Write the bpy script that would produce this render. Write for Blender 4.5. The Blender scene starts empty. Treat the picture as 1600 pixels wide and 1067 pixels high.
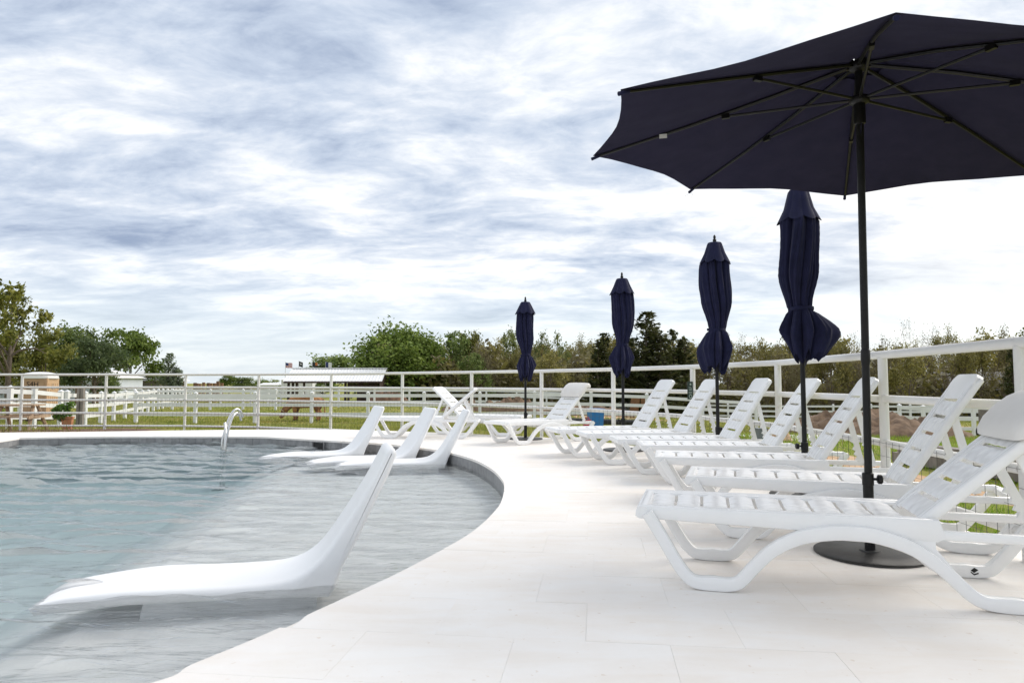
import bpy, bmesh, math, random
import numpy as np
from mathutils import Vector, Matrix, noise as mnoise

SC = bpy.context.scene
COL = SC.collection
R = math.radians
random.seed(4)
RNG = np.random.default_rng(11)

# ------------------------------------------------------------------ camera
PITCH = 3.46
cam_d = bpy.data.cameras.new('camera')
cam_d.lens = 24.0
cam_d.sensor_width = 36.0
cam_d.clip_start = 0.05
cam_d.clip_end = 3000
cam = bpy.data.objects.new('camera', cam_d)
cam.location = (0, 0, 1.0)
cam.rotation_euler = (R(90 + PITCH), 0, 0)
COL.objects.link(cam)
SC.camera = cam

# ------------------------------------------------------------------ light, sky, exposure
SUN_EL, SUN_AZ = 40.0, 62.0          # degrees above the horizon, degrees right of straight ahead
sun_dir = Vector((math.sin(R(SUN_AZ)) * math.cos(R(SUN_EL)), math.cos(R(SUN_AZ)) * math.cos(R(SUN_EL)), math.sin(R(SUN_EL))))
sun_d = bpy.data.lights.new('sun', 'SUN')
sun_d.energy = 1.5
sun_d.angle = R(50)
sun_d.color = (1.0, 0.93, 0.84)
sun = bpy.data.objects.new('sun', sun_d)
sun.rotation_euler = (-sun_dir).to_track_quat('-Z', 'Y').to_euler()
COL.objects.link(sun)

vs = SC.view_settings
SC.display_settings.display_device = 'sRGB'
vs.view_transform = 'Standard'
vs.look = 'None'
vs.gamma = 1.0
vs.use_curve_mapping = False
vs.exposure = 1.08

SC.render.engine = 'CYCLES'
SC.cycles.use_denoising = True
SC.cycles.max_bounces = 10
SC.cycles.transparent_max_bounces = 12
SC.cycles.transmission_bounces = 8
SC.cycles.sample_clamp_indirect = 6

world = bpy.data.worlds.new('World')
SC.world = world
world.use_nodes = True


def build_world():
    nt = world.node_tree
    nt.nodes.clear()
    N = nt.nodes.new
    L = nt.links.new

    def math_(op, a, b=None, c=None, clamp=False):
        n = N('ShaderNodeMath'); n.operation = op; n.use_clamp = clamp
        for i, v in enumerate((a, b, c)):
            if v is None: continue
            if isinstance(v, (int, float)): n.inputs[i].default_value = v
            else: L(v, n.inputs[i])
        return n.outputs[0]

    def sstep(x, lo, hi):
        n = N('ShaderNodeMapRange'); n.interpolation_type = 'SMOOTHSTEP'
        L(x, n.inputs[0]); n.inputs[1].default_value = lo; n.inputs[2].default_value = hi
        return n.outputs[0]

    def mixc(f, a, b):
        n = N('ShaderNodeMix'); n.data_type = 'RGBA'
        for i, v in ((0, f), (6, a), (7, b)):
            if isinstance(v, (int, float)): n.inputs[i].default_value = v
            elif isinstance(v, tuple): n.inputs[i].default_value = (*v, 1)
            else: L(v, n.inputs[i])
        return n.outputs[2]

    sky = N('ShaderNodeTexSky')
    sky.sky_type = 'NISHITA'
    sky.sun_disc = False
    sky.sun_elevation = R(SUN_EL)
    sky.sun_rotation = R(SUN_AZ)
    sky.air_density = 1.0
    sky.dust_density = 1.5
    bg1 = N('ShaderNodeBackground'); bg1.inputs[1].default_value = 0.07
    L(sky.outputs[0], bg1.inputs[0])
    veil = N('ShaderNodeBackground'); veil.inputs[0].default_value = (.445, .487, .51, 1); veil.inputs[1].default_value = 1.0
    gap = N('ShaderNodeMixShader'); gap.inputs[0].default_value = .8
    L(bg1.outputs[0], gap.inputs[1]); L(veil.outputs[0], gap.inputs[2])

    tc = N('ShaderNodeTexCoord')
    sep = N('ShaderNodeSeparateXYZ'); L(tc.outputs['Generated'], sep.inputs[0])
    z = math_('MAXIMUM', sep.outputs[2], 0.0)
    dn = math_('ADD', z, 0.17)
    px = math_('DIVIDE', sep.outputs[0], dn)
    py = math_('DIVIDE', sep.outputs[1], dn)
    comb = N('ShaderNodeCombineXYZ'); L(px, comb.inputs[0]); L(py, comb.inputs[1])

    def noise(scale, detail, rough, dist, loc, sx=1.0, sy=1.0, rot=0.0):
        m = N('ShaderNodeMapping'); L(comb.outputs[0], m.inputs[0])
        m.inputs['Location'].default_value = (loc, loc * .7, 0)
        m.inputs['Rotation'].default_value = (0, 0, R(rot))
        m.inputs['Scale'].default_value = (sx, sy, 1)
        n = N('ShaderNodeTexNoise')
        n.inputs['Scale'].default_value = scale
        n.inputs['Detail'].default_value = detail
        n.inputs['Roughness'].default_value = rough
        n.inputs['Distortion'].default_value = dist
        L(m.outputs[0], n.inputs['Vector'])
        return n.outputs[0]

    big = noise(0.75, 3, .5, .3, 5.9, .85, 1.15, 20)
    mid = noise(1.9, 9, .60, .45, 2.4, .85, 1.3, 22)
    fine = noise(7.5, 8, .62, .5, 4.1, .75, 1.35, 16)
    d = math_('ADD', math_('MULTIPLY', big, .40), math_('MULTIPLY', mid, .58))
    d = math_('ADD', d, math_('MULTIPLY', fine, .20))
    # thick cloud base (blue grey) against thin bright cloud
    dark = sstep(d, .465, .67)
    darker = sstep(d, .625, .78)
    # openings of clear sky
    cover = sstep(d, .38, .50)
    # the thin bank just over the horizon breaks up
    el = z
    hz = sstep(el, .03, .20)
    cover = math_('MULTIPLY', cover, math_('ADD', math_('MULTIPLY', hz, .75), .25), None, True)
    white = (.57, .57, .566)
    grey = (.295, .337, .405)
    cc = mixc(dark, white, grey)
    cc = mixc(darker, cc, (.155, .195, .275))
    # the sun stands behind the cloud: brighter, warmer cloud round it
    vm = N('ShaderNodeVectorMath'); vm.operation = 'DOT_PRODUCT'
    L(tc.outputs['Generated'], vm.inputs[0])
    gd = Vector((math.sin(R(36)) * math.cos(R(5)), math.cos(R(36)) * math.cos(R(5)), math.sin(R(5))))
    vm.inputs[1].default_value = gd
    g = math_('POWER', math_('MAXIMUM', vm.outputs['Value'], 0.0), 70)
    cc = mixc(math_('MULTIPLY', g, .3), cc, (.95, .85, .70))
    bg2 = N('ShaderNodeBackground'); L(cc, bg2.inputs[0]); bg2.inputs[1].default_value = 1.0
    mx = N('ShaderNodeMixShader')
    L(cover, mx.inputs[0]); L(gap.outputs[0], mx.inputs[1]); L(bg2.outputs[0], mx.inputs[2])
    out = N('ShaderNodeOutputWorld'); L(mx.outputs[0], out.inputs[0])


build_world()

# ------------------------------------------------------------------ helpers
CP, SP = math.cos(R(PITCH)), math.sin(R(PITCH))


def ground(px, py, h=0.0):
    """Where the photograph's sight line through (px, py) meets height h."""
    u, v = px - 800.0, 533.5 - py
    dx, dy, dz = u, 1067 * CP - v * SP, 1067 * SP + v * CP
    t = (h - 1.0) / dz
    return dx * t, dy * t


def at_depth(px, py, Y):
    u, v = px - 800.0, 533.5 - py
    dx, dy, dz = u, 1067 * CP - v * SP, 1067 * SP + v * CP
    t = Y / dy
    return dx * t, Y, 1.0 + dz * t


def sst(x, a, b):
    t = min(1.0, max(0.0, (x - a) / (b - a)))
    return t * t * (3 - 2 * t)


def T(x, y):
    """Height of the lawn outside the deck."""
    z = -.27 - .47 * sst(y, 16, 29) - .55 * sst(x, 3, 16) * sst(y, 12, 28) - .75 * sst(x, -4, 20) * sst(y, 30, 58)
    z -= .35 * sst(y, 40, 110)
    if y > 15:
        z += .05 * mnoise.noise(Vector((x * .25, y * .25, 3.1)))
    return z


class MB:
    def __init__(s):
        s.v, s.f = [], []

    def add(s, vs, fs):
        o = len(s.v)
        s.v.extend([tuple(p) for p in vs])
        s.f.extend([tuple(i + o for i in f) for f in fs])
        return s

    def box(s, c, d, m=None):
        x, y, z = d[0] / 2, d[1] / 2, d[2] / 2
        vs = [Vector((a * x, b * y, e * z)) for a in (-1, 1) for b in (-1, 1) for e in (-1, 1)]
        if m is not None: vs = [m @ p for p in vs]
        vs = [p + Vector(c) for p in vs]
        return s.add(vs, [(0, 1, 3, 2), (4, 6, 7, 5), (0, 4, 5, 1), (2, 3, 7, 6), (0, 2, 6, 4), (1, 5, 7, 3)])

    def tube(s, pts, rad, n=8, cap=True):
        pts = [Vector(p) for p in pts]
        if not isinstance(rad, (list, tuple)): rad = [rad] * len(pts)
        rings = []
        up = None
        for i, p in enumerate(pts):
            t = (pts[min(i + 1, len(pts) - 1)] - pts[max(i - 1, 0)]).normalized()
            if up is None:
                up = Vector((0, 0, 1)) if abs(t.z) < .9 else Vector((1, 0, 0))
            a = t.cross(up)
            if a.length < 1e-5: a = t.cross(Vector((0, 1, 0)))
            a.normalize()
            b = a.cross(t).normalized()
            up = b
            rings.append([p + (a * math.cos(2 * math.pi * k / n) + b * math.sin(2 * math.pi * k / n)) * rad[i] for k in range(n)])
        vs = [q for r_ in rings for q in r_]
        fs = []
        for i in range(len(pts) - 1):
            for k in range(n):
                a0, a1 = i * n + k, i * n + (k + 1) % n
                fs.append((a0, a1, a1 + n, a0 + n))
        if cap:
            fs.append(tuple(range(n - 1, -1, -1)))
            fs.append(tuple((len(pts) - 1) * n + k for k in range(n)))
        return s.add(vs, fs)

    def lathe(s, prof, n=32, c=(0, 0, 0)):
        vs, fs = [], []
        for r_, z in prof:
            for k in range(n):
                a = 2 * math.pi * k / n
                vs.append((c[0] + r_ * math.cos(a), c[1] + r_ * math.sin(a), c[2] + z))
        for i in range(len(prof) - 1):
            for k in range(n):
                a0, a1 = i * n + k, i * n + (k + 1) % n
                fs.append((a0, a1, a1 + n, a0 + n))
        fs.append(tuple(range(n - 1, -1, -1)))
        fs.append(tuple((len(prof) - 1) * n + k for k in range(n)))
        return s.add(vs, fs)

    def prism(s, poly, y0, y1):
        """polygon in XZ, extruded along Y"""
        n = len(poly)
        vs = [(p[0], y0, p[1]) for p in poly] + [(p[0], y1, p[1]) for p in poly]
        fs = [tuple(range(n)), tuple(range(2 * n - 1, n - 1, -1))]
        for i in range(n):
            j = (i + 1) % n
            fs.append((i, i + n, j + n, j))
        return s.add(vs, fs)

    def sweep(s, path, hs, yc, w, rr=.012):
        """rounded bar along a path in the XZ plane; hs = bar height at each point, w = its width along Y"""
        n = len(path)
        cs = []
        q = .35
        for (a, b) in ((1, 1), (1, -1), (-1, -1), (-1, 1)):
            pass
        rings = []
        for i, (x, z) in enumerate(path):
            p0, p1 = path[max(i - 1, 0)], path[min(i + 1, n - 1)]
            tx, tz = p1[0] - p0[0], p1[1] - p0[1]
            l = math.hypot(tx, tz)
            tx, tz = tx / l, tz / l
            nx, nz = -tz, tx
            k = 1.0
            if 0 < i < n - 1:
                ax, az = path[i][0] - p0[0], path[i][1] - p0[1]
                la = math.hypot(ax, az)
                c = (ax * tx + az * tz) / la
                k = min(1.35, 1 / max(.6, c))
            h = hs[i] / 2 * k
            W = w / 2
            r_ = min(rr, W * .9, h * .9)
            e = r_ * .3
            ring = []
            for (a, b) in ((h, W - r_), (h - e, W - e), (h - r_, W), (-h + r_, W), (-h + e, W - e), (-h, W - r_),
                           (-h, -W + r_), (-h + e, -W + e), (-h + r_, -W), (h - r_, -W), (h - e, -W + e), (h, -W + r_)):
                ring.append((x + nx * a, yc + b, z + nz * a))
            rings.append(ring)
        m = 12
        vs = [p for r2 in rings for p in r2]
        fs = []
        for i in range(n - 1):
            for k in range(m):
                a0, a1 = i * m + k, i * m + (k + 1) % m
                fs.append((a0, a1, a1 + m, a0 + m))
        fs.append(tuple(range(m - 1, -1, -1)))
        fs.append(tuple((n - 1) * m + k for k in range(m)))
        return s.add(vs, fs)

    def mesh(s, name, mat, smooth=True, angle=40):
        me = bpy.data.meshes.new(name)
        me.from_pydata(s.v, [], s.f)
        bm = bmesh.new(); bm.from_mesh(me)
        bmesh.ops.recalc_face_normals(bm, faces=bm.faces)
        bm.to_mesh(me); bm.free()
        if smooth:
            me.polygons.foreach_set('use_smooth', [True] * len(me.polygons))
            me.set_sharp_from_angle(angle=R(angle))
        if mat: me.materials.append(mat)
        return me

    def obj(s, name, mat, parent=None, smooth=True, angle=40, **kw):
        return link(name, s.mesh(name, mat, smooth, angle), parent, **kw)


def link(name, me, parent=None, loc=None, rot=None, **kw):
    o = bpy.data.objects.new(name, me)
    COL.objects.link(o)
    if parent: o.parent = parent
    if loc is not None: o.location = loc
    if rot is not None: o.rotation_euler = rot
    for k, v in kw.items(): o[k] = v
    return o


def tag(o, label, cat, group=None):
    o['label'] = label; o['category'] = cat
    if group: o['group'] = group
    return o


def thing(name, label, cat, loc=(0, 0, 0), rz=0.0, group=None):
    o = bpy.data.objects.new(name, None)
    o.empty_display_size = .2
    COL.objects.link(o)
    o.location = loc; o.rotation_euler = (0, 0, rz)
    return tag(o, label, cat, group)


def dup(root, loc, rz, label=None, scale=None):
    """copy of a thing with copies of its parts and their sub-parts"""
    r = root.copy(); COL.objects.link(r)
    r.location = loc; r.rotation_euler = (0, 0, rz)
    if scale: r.scale = scale
    if label: r['label'] = label
    for ch in list(root.children):
        c = ch.copy(); COL.objects.link(c); c.parent = r
        for g in list(ch.children):
            d = g.copy(); COL.objects.link(d); d.parent = c
    return r


def catmull(pts, k=8, closed=False):
    out = []
    n = len(pts)
    for i in range(n - (0 if closed else 1)):
        if closed:
            p0, p1, p2, p3 = (np.array(pts[(i + j) % n], float) for j in (-1, 0, 1, 2))
        else:
            p0, p1, p2, p3 = (np.array(pts[min(max(i + j, 0), n - 1)], float) for j in (-1, 0, 1, 2))
        for s_ in range(k):
            t = s_ / k
            out.append(tuple(.5 * (2 * p1 + (p2 - p0) * t + (2 * p0 - 5 * p1 + 4 * p2 - p3) * t * t + (3 * p1 - p0 - 3 * p2 + p3) * t ** 3)))
    if not closed: out.append(tuple(np.array(pts[-1], float)))
    return out


# ------------------------------------------------------------------ materials
def mat(name, col, rough=.5, col2=None, scale=3.0, detail=5, bump=0.0, bscale=None, metal=0.0, spec=.5, coat=0.0,
        per_obj=0.0, island=0.0, stretch=None, contrast=(.35, .65), sheen=0.0, trans=None, space='Object', col3=None):
    m = bpy.data.materials.new(name)
    m.use_nodes = True
    nt = m.node_tree; N = nt.nodes.new; L = nt.links.new
    b = nt.nodes['Principled BSDF']
    b.inputs['Roughness'].default_value = rough
    b.inputs['Metallic'].default_value = metal
    b.inputs['Specular IOR Level'].default_value = spec
    b.inputs['Coat Weight'].default_value = coat
    if sheen:
        b.inputs['Sheen Weight'].default_value = sheen
    tc = N('ShaderNodeTexCoord')
    vec = tc.outputs[space]
    if space == 'World':
        pass
    if stretch:
        mp = N('ShaderNodeMapping'); L(vec, mp.inputs[0]); mp.inputs['Scale'].default_value = stretch
        vec = mp.outputs[0]
    c = None
    if col2 is not None:
        n = N('ShaderNodeTexNoise'); n.inputs['Scale'].default_value = scale; n.inputs['Detail'].default_value = detail
        n.inputs['Roughness'].default_value = .6
        L(vec, n.inputs['Vector'])
        r_ = N('ShaderNodeValToRGB')
        r_.color_ramp.elements[0].position = contrast[0]; r_.color_ramp.elements[0].color = (*col, 1)
        r_.color_ramp.elements[1].position = contrast[1]; r_.color_ramp.elements[1].color = (*col2, 1)
        if col3 is not None:
            e = r_.color_ramp.elements.new((contrast[0] + contrast[1]) / 2); e.color = (*col3, 1)
        L(n.outputs[0], r_.inputs[0])
        c = r_.outputs[0]
    if per_obj or island:
        hsv = N('ShaderNodeHueSaturation')
        if c is not None: L(c, hsv.inputs['Color'])
        else: hsv.inputs['Color'].default_value = (*col, 1)
        mr = N('ShaderNodeMapRange')
        amt = per_obj or island
        mr.inputs[3].default_value = 1 - amt; mr.inputs[4].default_value = 1 + amt
        if per_obj:
            oi = N('ShaderNodeObjectInfo'); L(oi.outputs['Random'], mr.inputs[0])
        else:
            g = N('ShaderNodeNewGeometry'); L(g.outputs['Random Per Island'], mr.inputs[0])
        L(mr.outputs[0], hsv.inputs['Value'])
        c = hsv.outputs[0]
    if c is not None: L(c, b.inputs['Base Color'])
    else: b.inputs['Base Color'].default_value = (*col, 1)
    if bump:
        n2 = N('ShaderNodeTexNoise'); n2.inputs['Scale'].default_value = bscale or scale * 4; n2.inputs['Detail'].default_value = 6
        L(vec, n2.inputs['Vector'])
        bp = N('ShaderNodeBump'); bp.inputs['Strength'].default_value = bump; bp.inputs['Distance'].default_value = .02
        L(n2.outputs[0], bp.inputs['Height']); L(bp.outputs[0], b.inputs['Normal'])
    if trans:
        tr = N('ShaderNodeBsdfTranslucent')
        if c is not None: L(c, tr.inputs[0])
        else: tr.inputs[0].default_value = (*col, 1)
        ms = N('ShaderNodeMixShader'); ms.inputs[0].default_value = trans
        L(b.outputs[0], ms.inputs[1]); L(tr.outputs[0], ms.inputs[2])
        L(ms.outputs[0], nt.nodes['Material Output'].inputs['Surface'])
    return m


M = {}
M['plastic'] = mat('white_plastic', (.88, .88, .88), .24, (.855, .855, .85), 5, bump=.02, bscale=60, spec=.5)
M['shelllounger'] = mat('white_moulded_resin', (.87, .875, .88), .42, (.85, .855, .86), 6, bump=.06, bscale=220)
M['pillow'] = mat('warm_white_resin', (.78, .76, .73), .45, (.74, .715, .68), 5, bump=.05, bscale=120)
M['navy'] = mat('navy_canvas', (.0085, .0098, .034), .85, (.0125, .014, .046), 9, bump=.15, bscale=500, spec=.2, sheen=.03)
M['navy_open'] = mat('navy_canvas_open', (.024, .0222, .050), .9, (.030, .0275, .058), 6, bump=.12, bscale=500, spec=.12, trans=.15)
M['black_metal'] = mat('black_powder_coat', (.006, .006, .0065), .45, (.009, .009, .009), 30, bump=.05, bscale=300, spec=.3)
M['bronze'] = mat('dark_bronze_rib', (.0035, .0035, .004), .4, (.006, .0055, .005), 20, spec=.3)
M['base_metal'] = mat('black_steel_plate', (.012, .012, .012), .42, (.03, .029, .028), 9, bump=.08, bscale=60)
M['steel'] = mat('stainless_steel', (.62, .62, .61), .16, metal=1.0)
M['pipe'] = mat('white_pipe_paint', (.78, .77, .75), .45, (.60, .50, .38), 7, detail=9, contrast=(.64, .84), bump=.12, bscale=60, space='Object')
M['wire'] = mat('galvanised_wire', (.10, .10, .10), .5, metal=.3)
M['vinyl'] = mat('white_vinyl', (.80, .81, .83), .45, (.70, .70, .70), 2)
M['label'] = mat('white_cloth_label', (.7, .7, .7), .8)
M['signgreen'] = mat('dark_green_sign', (.012, .03, .022), .6, (.02, .04, .03), 30)
M['signwhite'] = mat('sign_white_paint', (.35, .42, .38), .6)
M['wood_grey'] = mat('weathered_grey_wood', (.16, .14, .125), .85, (.29, .26, .24), 8, stretch=(1, 1, .2), bump=.4)
M['wood_tan'] = mat('tan_wood', (.36, .24, .15), .8, (.50, .37, .26), 9, stretch=(.3, 1, 1), bump=.3)
M['wood_dark'] = mat('old_brown_boards', (.035, .022, .016), .85, (.08, .05, .035), 5, stretch=(1, 1, .2), bump=.3, per_obj=.3)
M['wood_post'] = mat('brown_round_post', (.16, .085, .045), .85, (.26, .15, .08), 6, bump=.3, per_obj=.2)
M['soil'] = mat('brown_soil', (.10, .055, .035), .95, (.20, .115, .07), 2.4, detail=8, bump=1.0, bscale=9)
M['sand'] = mat('orange_sand', (.42, .26, .14), .95, (.55, .38, .24), 3, detail=8, bump=.5, bscale=20)
M['redsoil'] = mat('reddish_brown_spoil', (.10, .062, .038), .95, (.22, .145, .09), 4.5, detail=9, bump=1.0, bscale=7)
M['terracotta'] = mat('terracotta', (.40, .16, .07), .8, (.50, .24, .12), 6, bump=.15)
M['brown_plastic'] = mat('tan_brown_panel', (.40, .25, .155), .6, (.45, .285, .18), 2, bump=.05)
M['tan_plastic'] = mat('light_tan_panel', (.50, .33, .19), .6, (.55, .37, .22), 2)
M['white_roof'] = mat('white_roof', (.80, .80, .80), .5, (.70, .70, .71), 1.2)
M['metal_roof'] = mat('pale_metal_roof', (.74, .74, .74), .5, (.80, .80, .80), .8, metal=.0)
M['pale_wall'] = mat('pale_blue_grey_wall', (.55, .60, .66), .7, (.62, .66, .70), .8)
M['dark_opening'] = mat('dark_window_glass', (.02, .022, .025), .2)
M['cabin'] = mat('grey_cabin_boards', (.13, .125, .12), .85, (.19, .18, .17), 4, bump=.2)
M['blue'] = mat('blue_plastic', (.02, .17, .46), .35, (.025, .20, .52), 3)
M['red'] = mat('red_plastic', (.45, .02, .03), .4, (.38, .02, .03), 6)
M['rubber'] = mat('black_rubber', (.012, .012, .012), .7, (.02, .02, .02), 10)
M['greybox'] = mat('slate_grey_box', (.16, .18, .20), .6, (.19, .21, .23), 4)
M['steel_dark'] = mat('rusty_grey_steel', (.12, .11, .10), .6, (.20, .17, .15), 6, bump=.2)
M['cow'] = mat('shaggy_tan_coat', (.16, .065, .025), .9, (.42, .22, .09), 2.6, contrast=(.40, .66), bump=.8, bscale=40, stretch=(1, 1, 2.2))
M['horn'] = mat('pale_horn', (.5, .45, .36), .5)
M['flag_red'] = mat('flag_red', (.5, .05, .07), .8)
M['flag_white'] = mat('flag_white', (.75, .75, .75), .8)
M['flag_blue'] = mat('flag_blue', (.03, .045, .16), .8)
M['flag_black'] = mat('flag_charcoal', (.03, .035, .04), .8)
M['flag_orange'] = mat('flag_orange', (.5, .17, .05), .8)
M['bark'] = mat('grey_brown_bark', (.085, .065, .05), .9, (.15, .12, .095), 6, bump=.5)
M['twig'] = mat('brown_grey_twigs', (.12, .088, .062), .9, (.17, .13, .095), 3)

# ------------------------------------------------------------------ pool, deck and lawn
edge_px = [(30, 684), (100, 682.5), (200, 681.5), (300, 681.5), (400, 682), (444, 684), (488, 686.5), (537, 689.3), (592, 692.5), (636, 697), (680, 702.5),
           (712, 709), (744, 719), (769, 733), (783, 747), (788, 759), (784, 781), (774, 797), (752, 819), (720, 842), (650, 880), (600, 905),
           (500, 951), (400, 996), (300, 1037), (232, 1067)]
vis = [ground(*p) for p in edge_px]
rest = [(-1.75, 1.95), (-2.7, 1.45), (-4.2, 1.0), (-6.5, .9), (-8.4, 1.8), (-9.3, 4.0), (-9.2, 7.5), (-8.75, 11.3)]
curve = catmull(vis + rest, 7)
POOL = [(p[0], p[1]) for p in curve]


def offset(poly, d):
    n = len(poly); out = []
    area = sum(poly[i][0] * poly[(i + 1) % n][1] - poly[(i + 1) % n][0] * poly[i][1] for i in range(n))
    sg = 1 if area > 0 else -1
    for i in range(n):
        a, b = poly[i - 1], poly[(i + 1) % n]
        tx, ty = b[0] - a[0], b[1] - a[1]
        l = math.hypot(tx, ty) or 1
        out.append((poly[i][0] + sg * ty / l * d, poly[i][1] - sg * tx / l * d))
    return out


outer_px = [(0, 675.8), (160, 674), (300, 672), (405, 671), (518, 670.7), (620, 673.3), (745, 678.2), (850, 683.2), (905, 687)]
outer = [(-14, 13.2)] + [ground(*p) for p in outer_px] + [(1.95, 10.9), (2.55, 9.2), (2.95, 7.4), (3.1, 5.6), (3.07, 4.22), (3.02, 3.2), (2.8, 1.5), (2.6, -3.0), (-14, -3.0)]
o1 = catmull(outer[1:-2], 5)
OUTER = [outer[0]] + [tuple(p) for p in o1] + outer[-2:]
WATER_Z = -.15


def inside(poly, x, y):
    c = False; n = len(poly)
    j = n - 1
    for i in range(n):
        xi, yi = poly[i]; xj, yj = poly[j]
        if (yi > y) != (yj > y) and x < (xj - xi) * (y - yi) / (yj - yi) + xi: c = not c
        j = i
    return c


def ring_fill(loops, z):
    bm = bmesh.new()
    es = []
    for lp in loops:
        vs_ = [bm.verts.new((p[0], p[1], z)) for p in lp]
        es += [bm.edges.new((vs_[i], vs_[(i + 1) % len(vs_)])) for i in range(len(vs_))]
    bmesh.ops.triangle_fill(bm, edges=es, use_beauty=True, normal=(0, 0, 1))
    return bm


def stone_mat(name, c1, c2, c3, tone):
    m = bpy.data.materials.new(name); m.use_nodes = True
    nt = m.node_tree; N = nt.nodes.new; L = nt.links.new
    b = nt.nodes['Principled BSDF']
    g = N('ShaderNodeNewGeometry')
    oi = N('ShaderNodeObjectInfo')
    # each stone is cut from another spot of the quarry: shift the veining per object
    va = N('ShaderNodeVectorMath'); va.operation = 'MULTIPLY_ADD'
    cx = N('ShaderNodeCombineXYZ'); L(oi.outputs['Random'], cx.inputs[0]); L(oi.outputs['Random'], cx.inputs[1])
    va.inputs[1].default_value = (37, 53, 0); L(cx.outputs[0], va.inputs[0]); L(g.outputs['Position'], va.inputs[2])
    mp = N('ShaderNodeMapping'); L(va.outputs[0], mp.inputs[0]); mp.inputs['Scale'].default_value = (.9, 3.2, 1); mp.inputs['Rotation'].default_value = (0, 0, R(7))
    n1 = N('ShaderNodeTexNoise'); n1.inputs['Scale'].default_value = 2.2; n1.inputs['Detail'].default_value = 8; n1.inputs['Roughness'].default_value = .6; n1.inputs['Distortion'].default_value = .7
    L(mp.outputs[0], n1.inputs['Vector'])
    r_ = N('ShaderNodeValToRGB')
    r_.color_ramp.elements[0].position = .3; r_.color_ramp.elements[0].color = (*c1, 1)
    r_.color_ramp.elements[1].position = .72; r_.color_ramp.elements[1].color = (*c3, 1)
    e = r_.color_ramp.elements.new(.52); e.color = (*c2, 1)
    L(n1.outputs[0], r_.inputs[0])
    # large worn and stained areas that run over several stones
    n3 = N('ShaderNodeTexNoise'); n3.inputs['Scale'].default_value = .9; n3.inputs['Detail'].default_value = 6; n3.inputs['Roughness'].default_value = .65
    L(g.outputs['Position'], n3.inputs['Vector'])
    rs = N('ShaderNodeValToRGB'); rs.color_ramp.elements[0].position = .42; rs.color_ramp.elements[0].color = (1, 1, 1, 1)
    rs.color_ramp.elements[1].position = .72; rs.color_ramp.elements[1].color = (.945, .915, .885, 1)
    L(n3.outputs[0], rs.inputs[0])
    mu = N('ShaderNodeMix'); mu.data_type = 'RGBA'; mu.blend_type = 'MULTIPLY'; mu.inputs[0].default_value = 1
    L(r_.outputs[0], mu.inputs[6]); L(rs.outputs[0], mu.inputs[7])
    # pits and specks
    n4 = N('ShaderNodeTexNoise'); n4.inputs['Scale'].default_value = 26; n4.inputs['Detail'].default_value = 3
    L(va.outputs[0], n4.inputs['Vector'])
    r4 = N('ShaderNodeValToRGB'); r4.color_ramp.elements[0].position = .27; r4.color_ramp.elements[0].color = (.86, .80, .74, 1)
    r4.color_ramp.elements[1].position = .33; r4.color_ramp.elements[1].color = (1, 1, 1, 1)
    L(n4.outputs[0], r4.inputs[0])
    m4 = N('ShaderNodeMix'); m4.data_type = 'RGBA'; m4.blend_type = 'MULTIPLY'; m4.inputs[0].default_value = .8
    L(mu.outputs[2], m4.inputs[6]); L(r4.outputs[0], m4.inputs[7])
    hsv = N('ShaderNodeHueSaturation'); L(m4.outputs[2], hsv.inputs['Color'])
    mr = N('ShaderNodeMapRange'); L(oi.outputs['Random'], mr.inputs[0]); mr.inputs[3].default_value = 1 - tone; mr.inputs[4].default_value = 1 + tone * .55
    L(mr.outputs[0], hsv.inputs['Value'])
    L(hsv.outputs[0], b.inputs['Base Color'])
    rr = N('ShaderNodeMapRange'); L(n1.outputs[0], rr.inputs[0]); rr.inputs[3].default_value = .42; rr.inputs[4].default_value = .62
    L(rr.outputs[0], b.inputs['Roughness'])
    bp = N('ShaderNodeBump'); bp.inputs['Strength'].default_value = .12; bp.inputs['Distance'].default_value = .01
    n2 = N('ShaderNodeTexNoise'); n2.inputs['Scale'].default_value = 30; n2.inputs['Detail'].default_value = 6; L(va.outputs[0], n2.inputs['Vector'])
    L(n2.outputs[0], bp.inputs['Height']); L(bp.outputs[0], b.inputs['Normal'])
    return m


M['travertine'] = stone_mat('ivory_travertine', (.835, .79, .735), (.86, .83, .795), (.87, .855, .835), .014)
M['grout'] = mat('cream_grout', (.78, .74, .69), .9, (.82, .78, .74), 5)
M['pooltile'] = mat('grey_waterline_tile', (.19, .19, .195), .35, (.27, .27, .27), 12, detail=8, per_obj=.10, bump=.1)
M['pooltile2'] = mat('grey_pool_wall', (.17, .17, .175), .6, (.22, .22, .225), 8, bump=.1)
M['plaster'] = mat('pale_grey_pool_plaster', (.74, .73, .72), .8, (.82, .815, .80), 2.2, detail=9, bump=.12, bscale=40, space='Object')
M['plaster_deep'] = M['plaster']

deck = None
slab = ring_fill([OUTER, offset(POOL, .02)], -.0025)
me = bpy.data.meshes.new('pool_deck')
for lp in (OUTER, offset(POOL, .02)):
    lo = [slab.verts.new((p[0], p[1], -.5)) for p in lp]; hi = [slab.verts.new((p[0], p[1], -.0025)) for p in lp]
    for i in range(len(lp)):
        j = (i + 1) % len(lp)
        slab.faces.new((lo[i], lo[j], hi[j], hi[i]))
slab.to_mesh(me); slab.free()
me.materials.append(M['grout'])
deck = link('pool_deck', me, kind='structure')


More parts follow.
